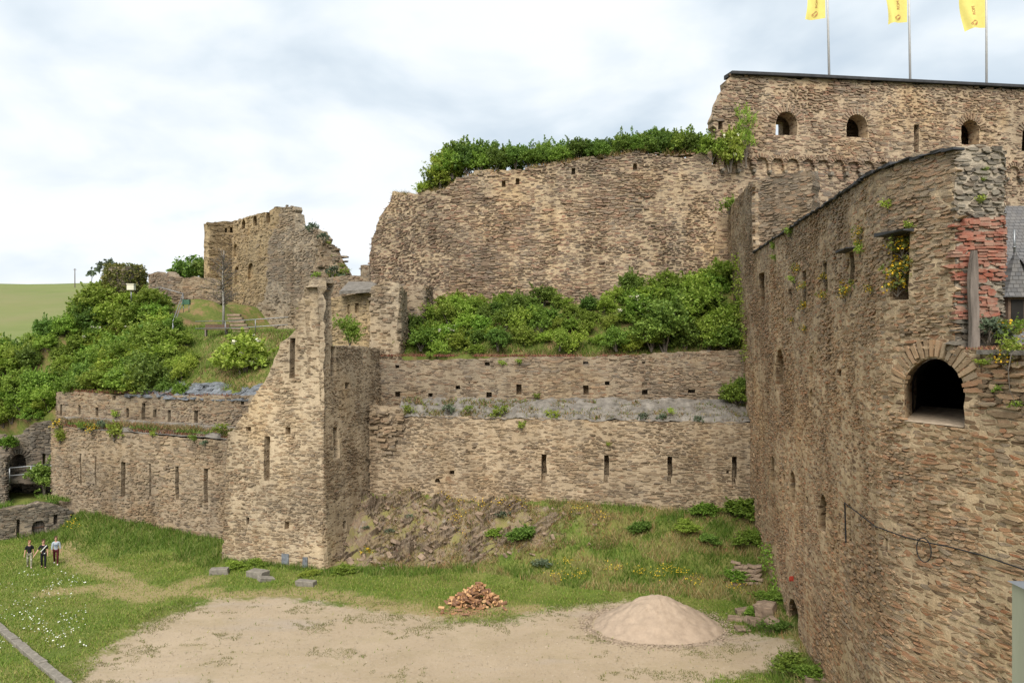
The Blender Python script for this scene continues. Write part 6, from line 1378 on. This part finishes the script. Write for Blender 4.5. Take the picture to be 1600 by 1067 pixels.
# ------------------------------------------------------------------ the three walkers
SKIN = plain('skin', (.50, .28, .20), .6, .06, 8, 0, .3)
def skin_mesh(name, nodes, edges, mat, sub=2):
    """one continuous surface grown round a skeleton; nodes: name -> (x, y, z, rx, ry)"""
    keys = list(nodes); me = bpy.data.meshes.new(name); me.from_pydata([nodes[k][:3] for k in keys], [(keys.index(a), keys.index(b_)) for a, b_ in edges], [])
    o = bpy.data.objects.new(name, me); C.objects.link(o); md = o.modifiers.new('skin', 'SKIN')
    lay = me.skin_vertices[0].data if me.skin_vertices else None
    for k, sv in zip(keys, lay): n = nodes[k]; sv.radius = (n[3], n[4] if len(n) > 4 else n[3]); sv.use_root = (k == keys[0])
    sb = o.modifiers.new('sub', 'SUBSURF'); sb.levels = sub; sb.render_levels = sub
    bpy.context.view_layer.update(); dg = bpy.context.evaluated_depsgraph_get(); m2 = bpy.data.meshes.new_from_object(o.evaluated_get(dg)); bpy.data.objects.remove(o); m2.name = name
    m2.materials.clear(); m2.materials.append(mat); m2.polygons.foreach_set('use_smooth', np.ones(len(m2.polygons), bool)); return m2
def person(loc, rz, ht, label, hair_c, shirt, trousers, shoes, step=.18, armL=(.0, .0), armR=(.0, .0), long_sleeve=False, strap=False, hair_long=False, printc=None, buckle=False):
    """built facing -Y; x is the person's own left at +x seen from the front"""
    k = ht/1.75; t = thing('person', loc, label, 'person'); t.rotation_euler = (0, 0, rz); t.scale = (k, k, k)
    st = step
    J = {'pel': (0, 0, .93, .125, .10), 'wai': (0, 0, 1.08, .125, .095), 'che': (0, -.01, 1.28, .155, .11), 'nec0': (0, 0, 1.43, .09, .07), 'nec': (0, -.01, 1.50, .052), 'hd0': (0, -.02, 1.57, .07, .08), 'hd1': (0, -.025, 1.655, .078, .092), 'hd2': (0, -.015, 1.72, .06, .07)}
    E = [('pel', 'wai'), ('wai', 'che'), ('che', 'nec0'), ('nec0', 'nec'), ('nec', 'hd0'), ('hd0', 'hd1'), ('hd1', 'hd2')]
    for s, sg, arm, f in (('L', 1, armL, 1), ('R', -1, armR, -1)):
        ax, ay = arm
        sh = Vector((sg*.175, 0, 1.395)); el = sh+Vector((sg*(.035+ax*.4), -.02+ay*.4, -.285)); wr = el+Vector((sg*(ax*.6-.005), -.06+ay*.5, -.245)); pa = wr+(wr-el).normalized()*.06
        J['sh'+s] = (*sh, .062); J['el'+s] = (*el, .043); J['wr'+s] = (*wr, .028); J['pa'+s] = (*pa, .034, .02); E += [('nec0', 'sh'+s), ('sh'+s, 'el'+s), ('el'+s, 'wr'+s), ('wr'+s, 'pa'+s)]
        d = (wr-el).normalized()
        for i, (off, ln) in enumerate(((-.026, .075), (-.009, .085), (.009, .08), (.026, .06))):      # four fingers, slightly curled, and a thumb from the palm's side
            a_ = pa+d*.028+Vector((0, off, 0)); b__ = a_+d*ln*.55+Vector((-sg*.004, 0, 0)); c_ = b__+d*ln*.4+Vector((-sg*.014, 0, 0)); J[f'f{s}{i}a'] = (*a_, .0095); J[f'f{s}{i}b'] = (*b__, .0085); J[f'f{s}{i}c'] = (*c_, .007); E += [('pa'+s, f'f{s}{i}a'), (f'f{s}{i}a', f'f{s}{i}b'), (f'f{s}{i}b', f'f{s}{i}c')]
        a_ = pa+Vector((-sg*.008, -.034, 0)); b__ = a_+d*.04+Vector((-sg*.01, -.018, 0)); J[f't{s}a'] = (*a_, .011); J[f't{s}b'] = (*b__, .009); E += [('pa'+s, f't{s}a'), (f't{s}a', f't{s}b')]
        hp_ = Vector((sg*.095, 0, .90)); kn = Vector((sg*.10, -.05-f*st*.55, .49)); an = Vector((sg*.095, .0-f*st*.9+(.10 if f < 0 else 0), .09+(.05 if f < 0 else 0))); to = an+Vector((sg*.02, -.16, -.055))
        J['hp'+s] = (*hp_, .085); J['kn'+s] = (*kn, .055); J['an'+s] = (*an, .038); J['to'+s] = (*to, .033, .03); E += [('pel', 'hp'+s), ('hp'+s, 'kn'+s), ('kn'+s, 'an'+s), ('an'+s, 'to'+s)]
    body = obj('body', skin_mesh('body', J, E, SKIN), t, True)
    fc = MB()                                                                    # nose, ears, eyes, mouth
    fc.add([(-.016, -.108, 1.635), (.016, -.108, 1.635), (0, -.137, 1.632), (0, -.108, 1.675)], [(0, 1, 2), (0, 2, 3), (1, 3, 2)])
    for sg in (-1, 1): fc.box((sg*.084, 0, 1.645), (.016, .035, .06), jit=.003)
    fc.box((0, -.107, 1.60), (.045, .01, .011), mi=1)
    for sg in (-1, 1): fc.box((sg*.032, -.106, 1.672), (.02, .01, .011), mi=1)
    obj('face', fc.mesh('face', [SKIN, plain('feature', (.12, .05, .04), .6, .1, 5, 0)]), t, True)
    g_ = lambda kk, add: (*J[kk][:3], *(r+add for r in J[kk][3:]))
    N = {x: g_(x, .016) for x in ('wai', 'che', 'nec0')}; N['hem'] = (0, 0, .865, .165, .135); e = [('hem', 'wai'), ('wai', 'che'), ('che', 'nec0')]
    for s in 'LR':
        N['sh'+s] = g_('sh'+s, .014); el, sh = Vector(J['el'+s][:3]), Vector(J['sh'+s][:3]); m_ = sh.lerp(el, .75)
        if long_sleeve: N['el'+s] = g_('el'+s, .016); N['wr'+s] = (*Vector(J['el'+s][:3]).lerp(Vector(J['wr'+s][:3]), .6), .042); e += [('nec0', 'sh'+s), ('sh'+s, 'el'+s), ('el'+s, 'wr'+s)]
        else: N['sl'+s] = (*m_, .066); e += [('nec0', 'sh'+s), ('sh'+s, 'sl'+s)]
    N = {'wai': N['wai'], **N}; obj('shirt', skin_mesh('shirt', N, e, shirt), t, True)
    N = {'pel': g_('pel', .012)}; e = []
    for s in 'LR': N['hp'+s] = g_('hp'+s, .012); N['kn'+s] = g_('kn'+s, .02); an = J['an'+s]; N['an'+s] = (an[0], an[1]-.005, an[2]-.035, .058); e += [('pel', 'hp'+s), ('hp'+s, 'kn'+s), ('kn'+s, 'an'+s)]
    obj('trousers', skin_mesh('trousers', N, e, trousers), t, True)
    for s in 'LR':
        an, to = J['an'+s], J['to'+s]; obj('shoe', skin_mesh('shoe', {'a': (an[0], an[1]+.03, an[2]-.045, .046), 'b': (an[0], an[1]-.06, an[2]-.05, .044), 'c': (to[0], to[1]-.015, to[2], .042, .034)}, [('a', 'b'), ('b', 'c')], shoes), t, True)
    N = {'a': (0, .03, 1.70, .086, .088), 'b': (0, -.01, 1.745, .07, .085), 'c': (0, .05, 1.63, .07, .06)}
    if hair_long: N['d'] = (0, .08, 1.53, .075, .05); N['e'] = (0, .08, 1.44, .06, .03)
    obj('hair', skin_mesh('hair', N, [('b', 'a'), ('a', 'c')]+([('c', 'd'), ('d', 'e')] if hair_long else []), hair_c), t, True)
    if strap:
        b = MB(); pts = [(-.16+.34*i/9*1.0, -.135-.02*math.sin(i/9*3.1), 1.08+.37*i/9) for i in range(10)]; vs = []
        for x, y, z in pts: vs += [(x-.018, y, z+.018), (x+.018, y, z-.018), (x+.018, y+.012, z-.018), (x-.018, y+.012, z+.018)]
        b.add(vs, [(i*4+j, i*4+(j+1) % 4, (i+1)*4+(j+1) % 4, (i+1)*4+j) for i in range(9) for j in range(4)]); obj('shoulder_strap', b.mesh('shoulder_strap', M['daisy']), t, True)
    if buckle: b = MB(); b.box((.06, -.135, .955), (.075, .03, .04)); obj('belt_buckle', b.mesh('belt_buckle', M['daisy']), t, True)
    if printc:
        b = MB()
        for z, w in ((1.285, .20), (1.25, .22), (1.16, .12)): b.add([(-w/2, -.158, z-.012), (w/2, -.158, z-.012), (w/2, -.156, z+.012), (-w/2, -.156, z+.012)], [(0, 1, 2, 3)])
        obj('shirt_print', b.mesh('shirt_print', printc), t, True)
    return t
camo = NT('camouflage_cloth'); camo.col(camo.ramp(camo.noise(9, 2, .5), [(.4, (.30, .28, .20)), (.5, (.10, .11, .07)), (.6, (.42, .39, .30))]))
blk = plain('black_cloth', (.012, .012, .015), .85, .2, 9, 0); greyt = plain('grey_marl', (.36, .40, .45), .9, .12, 30, 0); wine = plain('wine_trousers', (.075, .012, .016), .8, .2, 9, 0); wht = plain('white_shoe', (.75, .75, .75), .6, .05, 9, 0)
hb = plain('brown_hair', (.08, .045, .025), .7, .3, 20, 0); hr = plain('red_blond_hair', (.22, .11, .05), .7, .3, 20, 0)
def foot(px, py): x, y = gpt(px, py); return (x, y, float(gz(np.array([x]), np.array([y]))[0]))
person(foot(46, 886.5), .55, 1.70, 'person in a black polo shirt and camouflage trousers walking on the left of the three', hr, blk, camo.mat, plain('camo_shoe', (.3, .3, .28), .8, .3, 9, 0), .16, (.03, .1), (.08, .05))
person(foot(68, 887.5), .5, 1.76, 'person in black clothes with a white shoulder strap walking between the other two', hb, blk, blk, blk, .08, (.02, 0), (.30, -.05), strap=True, buckle=True)
person(foot(87.5, 881.5), .45, 1.76, 'person in a grey printed top, wine red trousers and white shoes, rightmost of three', hb, greyt, wine, wht, .20, (.06, .1), (.02, -.08), long_sleeve=True, printc=plain('dark_print', (.08, .11, .17), .8, .1, 9, 0))
